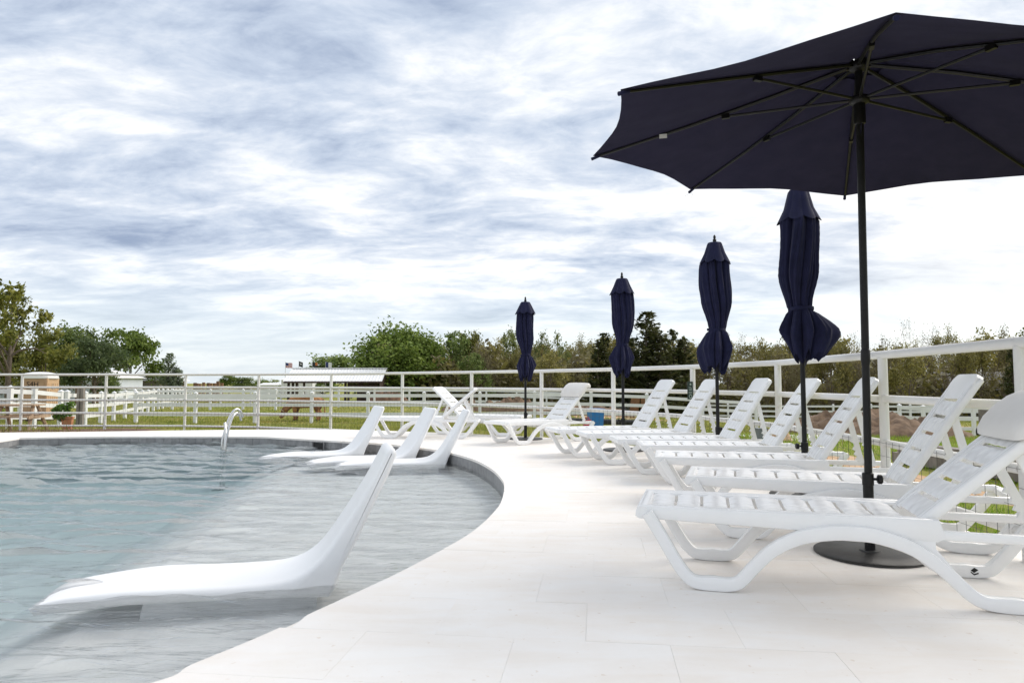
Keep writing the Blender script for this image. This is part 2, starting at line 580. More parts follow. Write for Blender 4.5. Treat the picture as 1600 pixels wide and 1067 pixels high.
def lay_tiles():
    """travertine pavers in offset rows, cut along the pool and the outer edge"""
    bm = ring_fill([offset(OUTER, -.004), POOL], 0.0)
    A = R(-7)
    ca, sa = math.cos(A), math.sin(A)
    rows, cols = .455, .60
    ex, ey = Vector((ca, sa, 0)), Vector((-sa, ca, 0))
    vmin = min(v.co.dot(ey) for v in bm.verts); vmax = max(v.co.dot(ey) for v in bm.verts)
    k0, k1 = math.floor(vmin / rows), math.ceil(vmax / rows)
    for k in range(k0 + 1, k1):
        bmesh.ops.bisect_plane(bm, geom=bm.verts[:] + bm.edges[:] + bm.faces[:], plane_co=ey * (k * rows), plane_no=ey, dist=1e-5)
    rowf = {}
    for f in bm.faces:
        rowf.setdefault(math.floor(f.calc_center_median().dot(ey) / rows), []).append(f)
    bm2s = {}
    cells = {}
    rr = random.Random(8)
    for k, fs in rowf.items():
        off = (.5 if k % 2 else 0.0) * cols + rr.uniform(-.08, .08)
        b = bmesh.new()
        vm = {}
        for f in fs:
            vv = []
            for v in f.verts:
                if v not in vm: vm[v] = b.verts.new(v.co)
                vv.append(vm[v])
            b.faces.new(vv)
        umin = min(v.co.dot(ex) for v in b.verts); umax = max(v.co.dot(ex) for v in b.verts)
        for j in range(math.floor((umin - off) / cols) + 1, math.ceil((umax - off) / cols)):
            bmesh.ops.bisect_plane(b, geom=b.verts[:] + b.edges[:] + b.faces[:], plane_co=ex * (off + j * cols), plane_no=ex, dist=1e-5)
        for f in b.faces:
            j = math.floor((f.calc_center_median().dot(ex) - off) / cols)
            cells.setdefault((k, j), []).append([v.co.copy() for v in f.verts])
        b.free()
    bm.free()
    made = []
    for key, polys in cells.items():
        ar = 0; c = Vector((0, 0, 0))
        for p in polys:
            q = sum(p, Vector()) / len(p)
            a = sum(((p[i] - q).cross(p[(i + 1) % len(p)] - q)).z for i in range(len(p))) / 2
            ar += abs(a); c += q * abs(a)
        if ar < .004: continue
        c /= ar
        made.append((key, polys, c, ar))

    def score(t):
        c = t[2]
        if c.y < 1.4: return 0
        px, py = 800 + c.x / c.y * 1067, 598 + 1067 / c.y
        if not (-60 < px < 1660 and py < 1120): return 0
        return t[3] * 1 / c.y ** 3
    made.sort(key=score, reverse=True)
    rest_bm = bmesh.new()

    def emit(bm_, polys, c, tilt):
        co = {}
        loops = []
        for p in polys:
            ks = []
            for q in p:
                kx = (round(q.x, 4), round(q.y, 4))
                if kx not in co:
                    d = q - c
                    l = max(abs(d.dot(ex)), abs(d.dot(ey)), .02)
                    s_ = 1 - .00035 / l
                    co[kx] = (c.x + d.x * s_, c.y + d.y * s_, tilt[2] + d.x * tilt[0] + d.y * tilt[1])
                if kx not in ks: ks.append(kx)
            if len(ks) > 2: loops.append(ks)
        top = {k: bm_.verts.new(p) for k, p in co.items()}
        bot = {k: bm_.verts.new((p[0], p[1], p[2] - .03)) for k, p in co.items()}
        cnt = {}
        for ks in loops:
            for i in range(len(ks)):
                a_, b_ = ks[i], ks[(i + 1) % len(ks)]
                cnt[frozenset((a_, b_))] = cnt.get(frozenset((a_, b_)), 0) + 1
        for ks in loops:
            try:
                bm_.faces.new([top[k] for k in ks])
            except ValueError:
                continue
            for i in range(len(ks)):
                a_, b_ = ks[i], ks[(i + 1) % len(ks)]
                if cnt[frozenset((a_, b_))] == 1:
                    try: bm_.faces.new((top[a_], bot[a_], bot[b_], top[b_]))
                    except ValueError: pass

    n = 0
    for i, (key, polys, c, ar) in enumerate(made):
        sc_ = score(made[i])
        tilt = (rr.uniform(-.0012, .0012), rr.uniform(-.0012, .0012), rr.uniform(-.0006, .0006))
        if n < 300 and sc_ > 0:
            b = bmesh.new()
            emit(b, polys, c, tilt)
            bmesh.ops.recalc_face_normals(b, faces=b.faces)
            m_ = bpy.data.meshes.new('tile'); b.to_mesh(m_); b.free()
            m_.materials.append(M['travertine'])
            link('tile', m_, deck)
            n += 1
        else:
            emit(rest_bm, polys, c, tilt)
    bmesh.ops.recalc_face_normals(rest_bm, faces=rest_bm.faces)
    m_ = bpy.data.meshes.new('tile_field'); rest_bm.to_mesh(m_); rest_bm.free()
    m_.materials.append(M['travertine'])
    link('tile_field', m_, deck, kind='stuff')


lay_tiles()

# pool walls: rendered wall behind, one row of waterline tiles in front of it
wall_line = offset(POOL, .013)
wb = MB()
n = len(wall_line)
for i in range(n):
    a, b = wall_line[i], wall_line[(i + 1) % n]
    wb.add([(a[0], a[1], -.031), (b[0], b[1], -.031), (b[0], b[1], -1.62), (a[0], a[1], -1.62)], [(0, 1, 2, 3)])
pool_wall = wb.obj('pool_wall', M['plaster'], kind='structure')


def resample(poly, step):
    out = []; acc = 0.0
    n = len(poly)
    for i in range(n):
        a, b = Vector(poly[i]), Vector(poly[(i + 1) % n])
        L_ = (b - a).length
        while acc < L_:
            out.append(tuple(a + (b - a) * (acc / L_))); acc += step
        acc -= L_
    return out


tl = resample(offset(POOL, .004), .155)
tb = resample(offset(POOL, .012), .155)
skim_a, skim_b = ground(489, 687), ground(506, 688)
skc = Vector(((skim_a[0] + skim_b[0]) / 2, (skim_a[1] + skim_b[1]) / 2))
for i in range(len(tl)):
    a, b = Vector(tl[i]), Vector(tl[(i + 1) % len(tl)])
    if (b - a).length > .3: continue
    mid = (a + b) / 2
    if mid.y < 3.0 or (mid.x < -8.8 and mid.y < 10.5): continue
    if (mid - skc).length < .12: continue
    t = (b - a).normalized(); nrm = Vector((-t.y, t.x))
    # outward (towards the soil)
    if inside(POOL, mid.x + nrm.x * .05, mid.y + nrm.y * .05): nrm = -nrm
    a2, b2 = a + t * .002, b - t * .002
    z0, z1 = -.033, -.2
    vsq = [(a2.x, a2.y, z0), (b2.x, b2.y, z0), (b2.x, b2.y, z1), (a2.x, a2.y, z1)]
    q = nrm * .012
    vsq += [(x + q.x, y + q.y, z) for x, y, z in vsq]
    MB().add(vsq, [(0, 1, 2, 3), (0, 4, 5, 1), (1, 5, 6, 2), (2, 6, 7, 3), (3, 7, 4, 0)]).obj('tile', M['pooltile'], pool_wall, smooth=False)
sk = thing('pool_skimmer', 'dark rectangular skimmer opening in the grey tile band of the pool wall', 'skimmer', (skc.x, skc.y, -.1))
ang = math.atan2(skim_b[1] - skim_a[1], skim_b[0] - skim_a[0])
sk.rotation_euler = (0, 0, ang)
MB().box((0, .012, 0), (.25, .012, .12)).obj('weir_flap', M['rubber'], sk, smooth=False)
MB().box((0, .0, .062), (.27, .03, .008)).box((0, .0, -.062), (.27, .03, .008)).box((-.131, 0, 0), (.008, .03, .116)).box((.131, 0, 0), (.008, .03, .116)).obj('frame', M['pooltile2'], sk, smooth=False)

# floor: sun shelf and deep end
SHELF, DEEP = -.29, -.80
LA, LB = Vector((-2.2, 3.3)), Vector((-3.0, 8.2))
ld = (LB - LA).normalized()
P0, P1 = LA - ld * 8, LA + ld * 14
MB().add([(P0.x, P0.y, SHELF), (P0.x + 12, P0.y, SHELF), (P1.x + 12, P1.y, SHELF), (P1.x, P1.y, SHELF)], [(0, 1, 2, 3)]).obj('pool_shelf_floor', M['plaster'], kind='structure', smooth=False)
MB().add([(P0.x, P0.y, SHELF - .001), (P1.x, P1.y, SHELF - .001), (P1.x - .25, P1.y, SHELF - .06), (P0.x - .25, P0.y, SHELF - .06), (P1.x - 1.3, P1.y, DEEP), (P0.x - 1.3, P0.y, DEEP)], [(0, 1, 2, 3), (3, 2, 4, 5)]).obj('pool_shelf_riser', M['plaster'], kind='structure', smooth=False)
MB().add([(-12, -1, DEEP), (2, -1, DEEP), (2, 15, DEEP), (-12, 15, DEEP)], [(0, 1, 2, 3)]).obj('pool_deep_floor', M['plaster'], kind='structure', smooth=False)


# water: closed body with a rippled top
def water():
    xs = np.linspace(-9.4, .35, 330); ys = np.linspace(.7, 12.9, 560)
    X, Y = np.meshgrid(xs, ys)
    Z = np.zeros_like(X)
    rg = np.random.default_rng(5)
    for i in range(70):
        wl = .10 * (6.5 ** rg.uniform(0, 1))
        th = rg.normal(1.50, .27)
        k = 2 * math.pi / wl
        a = .0060 * wl ** .92
        Z += a * np.sin(k * (X * math.cos(th) + Y * math.sin(th)) + rg.uniform(0, 6.28))
    # calmer over the shelf near the edge
    side = (X - LA.x) * (-ld.y) + (Y - LA.y) * ld.x      # <0 over the shelf
    # short crests: the ripples are steeper at the top than in the trough
    Z += .55 * np.maximum(Z, 0) ** 1.0
    calm = 1 / (1 + np.exp(-(side + .2) * 3.0))
    Z *= (.36 + .89 * calm)
    ny, nx = X.shape
    v = np.stack([X, Y, Z + WATER_Z], -1).reshape(-1, 3).tolist()
    idx = np.arange(nx * ny).reshape(ny, nx)
    f = np.stack([idx[:-1, :-1], idx[:-1, 1:], idx[1:, 1:], idx[1:, :-1]], -1).reshape(-1, 4).tolist()
    # close the body below the floor
    per = list(idx[0, :]) + list(idx[1:, -1]) + list(idx[-1, -2::-1]) + list(idx[-2:0:-1, 0])
    base = len(v)
    for p in per: v.append([v[p][0], v[p][1], -1.7])
    m_ = len(per)
    for i in range(m_):
        j = (i + 1) % m_
        f.append([int(per[i]), base + i, base + j, int(per[j])])
    f.append([base + i for i in range(m_)])
    me = bpy.data.meshes.new('water'); me.from_pydata(v, [], f)
    bm = bmesh.new(); bm.from_mesh(me); bmesh.ops.recalc_face_normals(bm, faces=bm.faces); bm.to_mesh(me); bm.free()
    me.polygons.foreach_set('use_smooth', [True] * len(me.polygons))
    m = bpy.data.materials.new('pool_water'); m.use_nodes = True
    nt = m.node_tree; nt.nodes.clear(); N = nt.nodes.new; L = nt.links.new
    gl = N('ShaderNodeBsdfGlossy'); gl.inputs['Roughness'].default_value = .02
    tr = N('ShaderNodeBsdfTransparent')
    fr = N('ShaderNodeFresnel'); fr.inputs['IOR'].default_value = 1.333
    geo = N('ShaderNodeNewGeometry')
    mp = N('ShaderNodeMapping'); mp.inputs['Scale'].default_value = (.38, 1.75, 1); mp.inputs['Rotation'].default_value = (0, 0, R(6)); L(geo.outputs['Position'], mp.inputs[0])
    n1 = N('ShaderNodeTexNoise'); n1.inputs['Scale'].default_value = 12.0; n1.inputs['Detail'].default_value = 7; n1.inputs['Distortion'].default_value = .6; L(mp.outputs[0], n1.inputs[0])
    bp = N('ShaderNodeBump'); bp.inputs['Strength'].default_value = .46; bp.inputs['Distance'].default_value = .05
    L(n1.outputs[0], bp.inputs['Height']); L(bp.outputs[0], gl.inputs['Normal']); L(bp.outputs[0], fr.inputs['Normal'])
    ms = N('ShaderNodeMixShader'); L(fr.outputs[0], ms.inputs[0]); L(tr.outputs[0], ms.inputs[1]); L(gl.outputs[0], ms.inputs[2])
    ab = N('ShaderNodeVolumeAbsorption'); ab.inputs[0].default_value = (.54, .70, .735, 1); ab.inputs[1].default_value = .34
    out = N('ShaderNodeOutputMaterial'); L(ms.outputs[0], out.inputs[0]); L(ab.outputs[0], out.inputs[1])
    me.materials.append(m)
    return link('water', me, kind='structure')


water()


# lawn: one sheet out to the horizon
def lawn():
    def axis(lo, hi, core0, core1, step, ratio=1.18):
        a = list(np.arange(core0, core1 + 1e-6, step))
        s = step
        x = core1
        while x < hi:
            s *= ratio; x += s; a.append(x)
        s = step; x = core0
        while x > lo:
            s *= ratio; x -= s; a.insert(0, x)
        return a
    xs = axis(-1500, 1500, -30, 34, .5)
    ys = axis(-60, 2000, -4, 60, .5)
    xs = sorted(xs + [-9.95, .95]); ys = sorted(ys + [.35, 13.02])
    v = []
    for y in ys:
        for x in xs:
            z = T(x, y)
            if -10 < x < 1.0 and .3 < y < 13.05 and (x < .3 or y < 12.2): z = -2.4
            v.append((x, y, z))
    nx = len(xs)
    f = [(j * nx + i, j * nx + i + 1, (j + 1) * nx + i + 1, (j + 1) * nx + i) for j in range(len(ys) - 1) for i in range(nx - 1)]
    me = bpy.data.meshes.new('lawn'); me.from_pydata(v, [], f)
    me.polygons.foreach_set('use_smooth', [True] * len(me.polygons))
    m = bpy.data.materials.new('mown_grass'); m.use_nodes = True
    nt = m.node_tree; N = nt.nodes.new; L = nt.links.new; b = nt.nodes['Principled BSDF']
    b.inputs['Roughness'].default_value = .95; b.inputs['Specular IOR Level'].default_value = .15
    geo = N('ShaderNodeNewGeometry')

    def nz(s, d, lo, hi, c1, c2):
        n_ = N('ShaderNodeTexNoise'); n_.inputs['Scale'].default_value = s; n_.inputs['Detail'].default_value = d; L(geo.outputs['Position'], n_.inputs[0])
        r_ = N('ShaderNodeValToRGB'); r_.color_ramp.elements[0].position = lo; r_.color_ramp.elements[1].position = hi
        r_.color_ramp.elements[0].color = (*c1, 1); r_.color_ramp.elements[1].color = (*c2, 1)
        L(n_.outputs[0], r_.inputs[0]); return r_.outputs[0], n_.outputs[0]
    c1, _ = nz(.22, 8, .35, .68, (.19, .225, .035), (.34, .31, .10))
    c2, _ = nz(3.0, 8, .3, .7, (.62, .66, .6), (1.2, 1.15, 1.1))
    c3, _ = nz(.5, 6, .60, .70, (1, 1, 1), (1.25, .9, .75))
    a = N('ShaderNodeMix'); a.data_type = 'RGBA'; a.blend_type = 'MULTIPLY'; a.inputs[0].default_value = 1; L(c1, a.inputs[6]); L(c2, a.inputs[7])
    a2 = N('ShaderNodeMix'); a2.data_type = 'RGBA'; a2.blend_type = 'MULTIPLY'; a2.inputs[0].default_value = 1; L(a.outputs[2], a2.inputs[6]); L(c3, a2.inputs[7])
    L(a2.outputs[2], b.inputs['Base Color'])
    n_ = N('ShaderNodeTexNoise'); n_.inputs['Scale'].default_value = 14; n_.inputs['Detail'].default_value = 8; L(geo.outputs['Position'], n_.inputs[0])
    bp = N('ShaderNodeBump'); bp.inputs['Strength'].default_value = .7; bp.inputs['Distance'].default_value = .05
    L(n_.outputs[0], bp.inputs['Height']); L(bp.outputs[0], b.inputs['Normal'])
    me.materials.append(m)
    return link('lawn', me, kind='structure')


lawn()


def patch(name, fn, x0, x1, y0, y1, nx, ny, m, lift=.02, hgt=None):
    """a strip of bare ground lying on the lawn"""
    v = []; f = []
    for j in range(ny + 1):
        for i in range(nx + 1):
            u, w = i / nx, j / ny
            x, y = fn(u, w) if fn else (x0 + (x1 - x0) * u, y0 + (y1 - y0) * w)
            edge = min(u, 1 - u, w, 1 - w) * 5
            v.append((x, y, T(x, y) - .03 + (lift + .03) * min(1, edge) + (hgt(u, w) if hgt else 0)))
    for j in range(ny):
        for i in range(nx):
            a = j * (nx + 1) + i
            f.append((a, a + 1, a + nx + 2, a + nx + 1))
    b = MB(); b.add(v, f)
    return b.obj(name, m, kind='structure')

# ------------------------------------------------------------------ pipe fence round the deck
FK = 1.27
posts_px = [(-98, 15.3), (36, 15.26), (167, 15.2), (291, 15.15), (405, 14.74), (518, 13.95), (629, 13.0), (737, 11.85), (846, 10.6), (958, 9.25), (1082, 7.8), (1215, 6.2), (1379, 4.42), (1596, 3.06)]
POSTS = [((px - 800) / 1067 * z * FK, z * FK) for px, z in posts_px]
POSTS.append((2.35, 2.0))
TOP = 1 + .18 * FK
RS = .283 * FK
rail_z = [TOP - RS * i for i in range(5)]
PR = .031
fence = thing('pipe_fence', 'white painted pipe fence with round rails curving round the pool deck', 'fence', (POSTS[7][0], POSTS[7][1], -.3))
fo = Vector(fence.location)


def fpt(i, z): return Vector((POSTS[i][0], POSTS[i][1], z)) - fo


for i, (x, y) in enumerate(POSTS):
    b = MB()
    g0 = T(x, y) - .1
    b.tube([fpt(i, g0), fpt(i, TOP - .02)], .037, 14)
    b.obj('post', M['pipe'], fence)
for i in range(len(POSTS) - 1):
    for k, z in enumerate(rail_z):
        a, c = fpt(i, z), fpt(i + 1, z)
        d = (c - a).normalized()
        if k == 0:
            MB().tube([a - d * .005, c + d * .005], PR + .003, 14).obj('rail', M['pipe'], fence)
        else:
            MB().tube([a + d * .038, c - d * .038], PR, 12).obj('rail', M['pipe'], fence)
# welded wire mesh on the lower half of every bay
for i in range(len(POSTS) - 1):
    a, c = Vector(POSTS[i]), Vector(POSTS[i + 1])
    L_ = (c - a).length
    b = MB()
    nn = int(L_ / .105)
    d = (c - a) / L_
    nr = Vector((d.y, -d.x)) * .04
    z0, z1 = -.25, rail_z[2] + .02
    w = .0019
    p = lambda s_, z: Vector((a.x + d.x * s_ + nr.x, a.y + d.y * s_ + nr.y, z)) - fo
    for k in range(1, nn):
        s_ = k * L_ / nn
        b.tube([p(s_, z0), p(s_, z1)], w, 3, cap=False)
    z = z0 + .03
    while z < z1:
        b.tube([p(0, z), p(L_, z)], w * .8, 3, cap=False); z += .105
    b.obj('wire_mesh', M['wire'], fence, smooth=False)
# sign tied to a post
sp = Vector((POSTS[10][0], POSTS[10][1], 0))
sgx, sgy, sgz = at_depth(1078.5, 610, POSTS[10][1] - .075)
sg = thing('post_sign', 'narrow dark green sign with pale vertical marks tied to a fence post', 'sign', (sgx, sgy, sgz))
MB().box((0, 0, 0), (.078, .012, .255)).obj('board', M['signgreen'], sg, smooth=False)
mk = MB()
mk.box((.004, -.0075, .088), (.02, .003, .026))
for zz in (.045, .026, .008): mk.box((-.006, -.0075, zz), (.034, .003, .006))
mk.box((.012, -.0075, .018), (.007, .003, .04))
for zz in (-.022, -.040): mk.box((0, -.0075, zz), (.044, .003, .007))
for k in range(10):
    an = k / 10 * 2 * math.pi
    mk.box((.002 + .018 * math.cos(an), -.0075, -.083 + .024 * math.sin(an)), (.011, .003, .011))
mk.obj('lettering', M['signwhite'], sg, smooth=False)

# ------------------------------------------------------------------ sun loungers on the deck
SEAT = .385
HINGE = (1.30, SEAT - .03)
W2 = .29           # half width to the outside of the side rails


def leg_path():
    p = [(.055, SEAT - .03), (.115, .26), (.20, .115), (.255, .05), (.30, .034), (.37, .033), (.44, .034), (.49, .052), (.55, .12), (.64, .21),
         (.76, .275), (.90, .305), (1.00, .308), (1.10, .298), (1.24, .25), (1.36, .16), (1.45, .072), (1.50, .043), (1.55, .034), (1.62, .033), (1.70, .034),
         (1.75, .055), (1.83, .15), (1.92, .27), (1.955, .315)]
    c = catmull([(a, b) for a, b in p], 3)
    hs = []
    for (x, z) in c:
        t = max(0, 1 - abs(x - .97) / .42)
        f = max(0, 1 - min(abs(x - .37), abs(x - 1.62)) / .12)
        hs.append(.058 + .012 * t + .010 * f)
    c = [(x, max(z, hs[i] / 2)) for i, (x, z) in enumerate(c)]
    return c, hs


def slat_mesh(name, L_, W_, dish, crown, th=.012):
    """moulded slat: shallow ridges along the length of the lounger, dished across"""
    nu, nv = 4, 17
    b = MB(); v = []
    for side in (0, 1):
        for i in range(nu + 1):
            for j in range(nv + 1):
                u = i / nu * 2 - 1; w = j / nv * 2 - 1
                z = -dish * (1 - w * w) + crown * (1 - u * u) + .0028 * math.cos(w * 13) * (1 - abs(w)) - (th if side else 0)
                if side == 0 and i in (0, nu): z -= .004
                v.append((u * L_ / 2, w * W_ / 2, z))
    f = []
    S = (nu + 1) * (nv + 1)
    for i in range(nu):
        for j in range(nv):
            a = i * (nv + 1) + j
            f.append((a, a + nv + 1, a + nv + 2, a + 1))
            f.append((S + a, S + a + 1, S + a + nv + 2, S + a + nv + 1))
    for j in range(nv):
        a = j; f.append((a, a + 1, S + a + 1, S + a))
        a = nu * (nv + 1) + j; f.append((a, S + a, S + a + 1, a + 1))
    for i in range(nu):
        a = i * (nv + 1); f.append((a, S + a, S + a + nv + 1, a + nv + 1))
        a = i * (nv + 1) + nv; f.append((a, a + nv + 1, S + a + nv + 1, S + a))
    b.add(v, f)
    return b.mesh(name, M['plastic'], True, 50)


me_slat = slat_mesh('slat', .118, .475, .018, .004)
BL, BW = .80, .465           # backrest length and width
me_bslat = slat_mesh('slat', .104, .385, .007, .002)


def side_frame_mesh(s):
    b = MB()
    y = s * (W2 - .025)
    # top rail, deeper towards the hinge
    path = [(.0, 0), (.02, 0), (.15, 0), (.6, 0), (.95, 0), (1.2, 0), (1.335, 0), (1.36, 0)]
    hh = [.052, .062, .066, .078, .088, .098, .104, .09]
    pts = [(x, SEAT - h / 2) for (x, _), h in zip(path, hh)]
    b.sweep(pts, hh, y, .045, .014)
    c, hs = leg_path()
    b.sweep(c, hs, s * (W2 + .002), .052, .010)
    b.sweep([(.04, SEAT - .014), (.6, SEAT - .014), (1.29, SEAT - .014)], [.02] * 3, s * (W2 - .068), .055, .008)
    # gusset behind the hinge and the low rail to the rear leg
    b.prism([(1.20, .292), (1.33, .292), (1.33, .255), (1.40, .17), (1.33, .19), (1.24, .25)], y - .018, y + .018)
    b.sweep([(1.33, .315), (1.5, .312), (1.75, .312), (1.93, .312), (1.97, .300)], [.046, .042, .042, .044, .036], y, .040, .012)
    return b.mesh('side_frame', M['plastic'])


me_sf = {s: side_frame_mesh(s) for s in (-1, 1)}
b = MB()
b.sweep([(-W2 + .0, SEAT - .032), (-.2, SEAT - .030), (0, SEAT - .029), (.2, SEAT - .030), (W2, SEAT - .032)], [.058] * 5, 0, .06, .018)
me_cross = b.mesh('crossbar', M['plastic'])
me_cross.transform(Matrix.Rotation(R(90), 4, 'Z') @ Matrix.Translation((0, -.028, 0)))
b = MB()
b.sweep([(-W2 + .03, .300), (-.15, .29), (0, .287), (.15, .29), (W2 - .03, .300)], [.045] * 5, 0, .05, .014)
me_rear = b.mesh('crossbar', M['plastic'])
me_rear.transform(Matrix.Translation((1.945, 0, 0)) @ Matrix.Rotation(R(90), 4, 'Z'))


def backrest_mesh():
    """two stiles joined by a rounded head panel; lies along +x, face up"""
    b = MB()
    for s in (-1, 1):
        b.sweep([(-.02, 0), (.1, .002), (.4, .004), (BL - .06, 0), (BL - .005, -.008)], [.046, .052, .05, .046, .034], s * (BW / 2 - .023), .046, .014)
        b.sweep([(.0, .012), (.4, .013), (BL - .1, .012)], [.02] * 3, s * (BW / 2 - .062), .05, .008)
    # head panel with rounded corners
    ol = []
    r_ = .07
    x0, x1, w = BL - .163, BL + .02, BW / 2 - .002
    ol += [(x0, -w + .044)]
    for k in range(7):
        a = -math.pi / 2 + k / 6 * math.pi / 2
        ol.append((x1 - r_ + r_ * math.cos(a), -w + r_ + r_ * math.sin(a)))
    for k in range(7):
        a = k / 6 * math.pi / 2
        ol.append((x1 - r_ + r_ * math.cos(a), w - r_ + r_ * math.sin(a)))
    ol += [(x0, w - .044)]
    n = len(ol)
    vs_ = [(x, y, .022) for x, y in ol] + [(x, y, -.016) for x, y in ol]
    f = [tuple(range(n)), tuple(range(2 * n - 1, n - 1, -1))] + [(i, i + n, (i + 1) % n + n, (i + 1) % n) for i in range(n)]
    b.add(vs_, f)
    return b.mesh('backrest', M['plastic'], True, 45)


me_back = backrest_mesh()


def prop_mesh(ang, s):
    """notched arm from the back of the backrest down to the low rail"""
    a = R(ang)
    top = (HINGE[0] + .52 * math.cos(a) + .02 * math.sin(a), HINGE[1] + .52 * math.sin(a) - .02 * math.cos(a))
    # end of the arm rests on the low rail
    ex = top[0] + .34 * math.cos(R(70 if ang > 50 else 58)) * .9
    bot = (min(ex, 1.88), .335)
    d = Vector((bot[0] - top[0], bot[1] - top[1])); L_ = d.length; d.normalize(); nn = Vector((-d.y, d.x))
    if nn.x > 0: nn = -nn
    up = [Vector(top) + d * (L_ * t) - nn * .02 for t in (0, .25, .5, .75, 1)]
    dn = []
    for t in np.linspace(1, 0, 21):
        z = .022
        if .52 < t < .96: z += .020 * (1 if int((t - .52) / .044 + 100) % 2 else -.1)
        dn.append(Vector(top) + d * (L_ * t) + nn * z)
    b = MB()
    y = s * (BW / 2 - .055)
    b.prism([(p.x, p.y) for p in up + dn], y - .011, y + .011)
    b.tube([(top[0], -BW / 2 + .05, top[1]), (top[0], BW / 2 - .05, top[1])], .011, 8)
    return b.mesh('prop', M['plastic'], False)


def headrest_mesh():
    b = MB()
    prof = [(.54, .040), (.56, .066), (.62, .092), (.70, .102), (.78, .098), (.85, .076), (.885, .035), (.885, -.015), (.865, -.04), (.84, -.042), (.845, -.005), (.83, .022), (.72, .030), (.60, .030)]
    st = [(-.262, .55), (-.256, .78), (-.24, .93), (-.20, 1.0), (-.1, 1.03), (0, 1.04), (.1, 1.03), (.20, 1.0), (.24, .93), (.256, .78), (.262, .55)]
    cx, cz = .73, .02
    n = len(prof)
    vs_ = []
    for y, k in st:
        for x, z in prof: vs_.append((cx + (x - cx) * (k * .5 + .5), y, cz + (z - cz) * k))
    f = []
    for i in range(len(st) - 1):
        for j in range(n):
            q = (j + 1) % n
            f.append((i * n + j, i * n + q, (i + 1) * n + q, (i + 1) * n + j))
    f += [tuple(range(n - 1, -1, -1)), tuple((len(st) - 1) * n + j for j in range(n))]
    b.add(vs_, f)
    return b.mesh('headrest', M['pillow'], True, 70)


me_head = headrest_mesh()
me_prop = {}


def lounger(label, loc, deg, back, pillow=False):
    t = thing('sun_lounger', label, 'sun lounger', (loc[0], loc[1], 0), R(deg), 'white sun loungers on the pool deck')
    for s in (-1, 1): link('side_frame', me_sf[s], t)
    link('crossbar', me_cross, t); link('crossbar', me_rear, t)
    for k in range(9):
        u = .115 + k * .1345
        link('slat', me_slat, t, (u, 0, SEAT - .004))
    br = link('backrest', me_back, t, (HINGE[0], 0, HINGE[1]), (0, -R(back), 0))
    for k in range(5):
        link('slat', me_bslat, br, (.063 + k * .1275, 0, .021))
    if pillow: link('headrest', me_head, br)
    for s in (-1, 1):
        if (back, s) not in me_prop: me_prop[(back, s)] = prop_mesh(back, s)
        link('prop', me_prop[(back, s)], t)
    return t


def near_corner(px, py, deg, h=SEAT):
    """origin from the near front corner of the seat"""
    x, y = ground(px, py, h)
    a = R(deg)
    return (x - W2 * math.sin(a), y + W2 * math.cos(a))


lounger('white slatted sun lounger nearest the open umbrella base, with a thick curved head pillow', near_corner(994, 790, -15.5), -15.5, 41, True)
lounger('second nearest white slatted sun lounger, directly behind the open umbrella base tube', (1.24, 4.86), -18, 57)
lounger('white slatted sun lounger crossed by the open umbrella pole at its backrest', near_corner(1023, 713, -12.5), -12.5, 56)
lounger('white slatted sun lounger whose backrest is crossed by the nearest folded umbrella pole', near_corner(1003, 695, -5), -5, 56)
lounger('white slatted sun lounger with upright back, between the two nearest folded umbrellas', near_corner(966, 686, 2), 2, 57)
lounger('white slatted sun lounger with its backrest crossed by the second folded umbrella pole', near_corner(917, 677, 8), 8, 56)
lounger('white slatted sun lounger at the far end of the row, beside the green post sign', near_corner(871, 670.5, 14), 14, 56)
lounger('white sun lounger with a head pillow, beside the farthest folded umbrella', (-.29, 11.09), 38, 44, True)
lounger('white sun lounger with its back leaning left, seen behind the pool loungers', (.28, 13.0), 158, 42)
lounger('white sun lounger seen from the side, foot end beside the farthest pool lounger', (-2.57, 12.68), -2, 41)
# printed maker's mark on the nearest lounger's far rear foot
A0 = [o for o in COL.objects if o.name == 'sun_lounger'][0]
mkb = MB()
mkb.add([(1.655, W2 - .0255, .030), (1.675, W2 - .0255, .045), (1.657, W2 - .0255, .056), (1.64, W2 - .0255, .042)], [(0, 1, 2, 3)])
mkb.add([(1.64, W2 - .0262, .030), (1.655, W2 - .0262, .018), (1.675, W2 - .0262, .026), (1.675, W2 - .0262, .033), (1.655, W2 - .0262, .025), (1.64, W2 - .0262, .037)], [(0, 1, 4, 5), (1, 2, 3, 4)])
mkb.obj('printed_mark', M['black_metal'], A0, smooth=False)

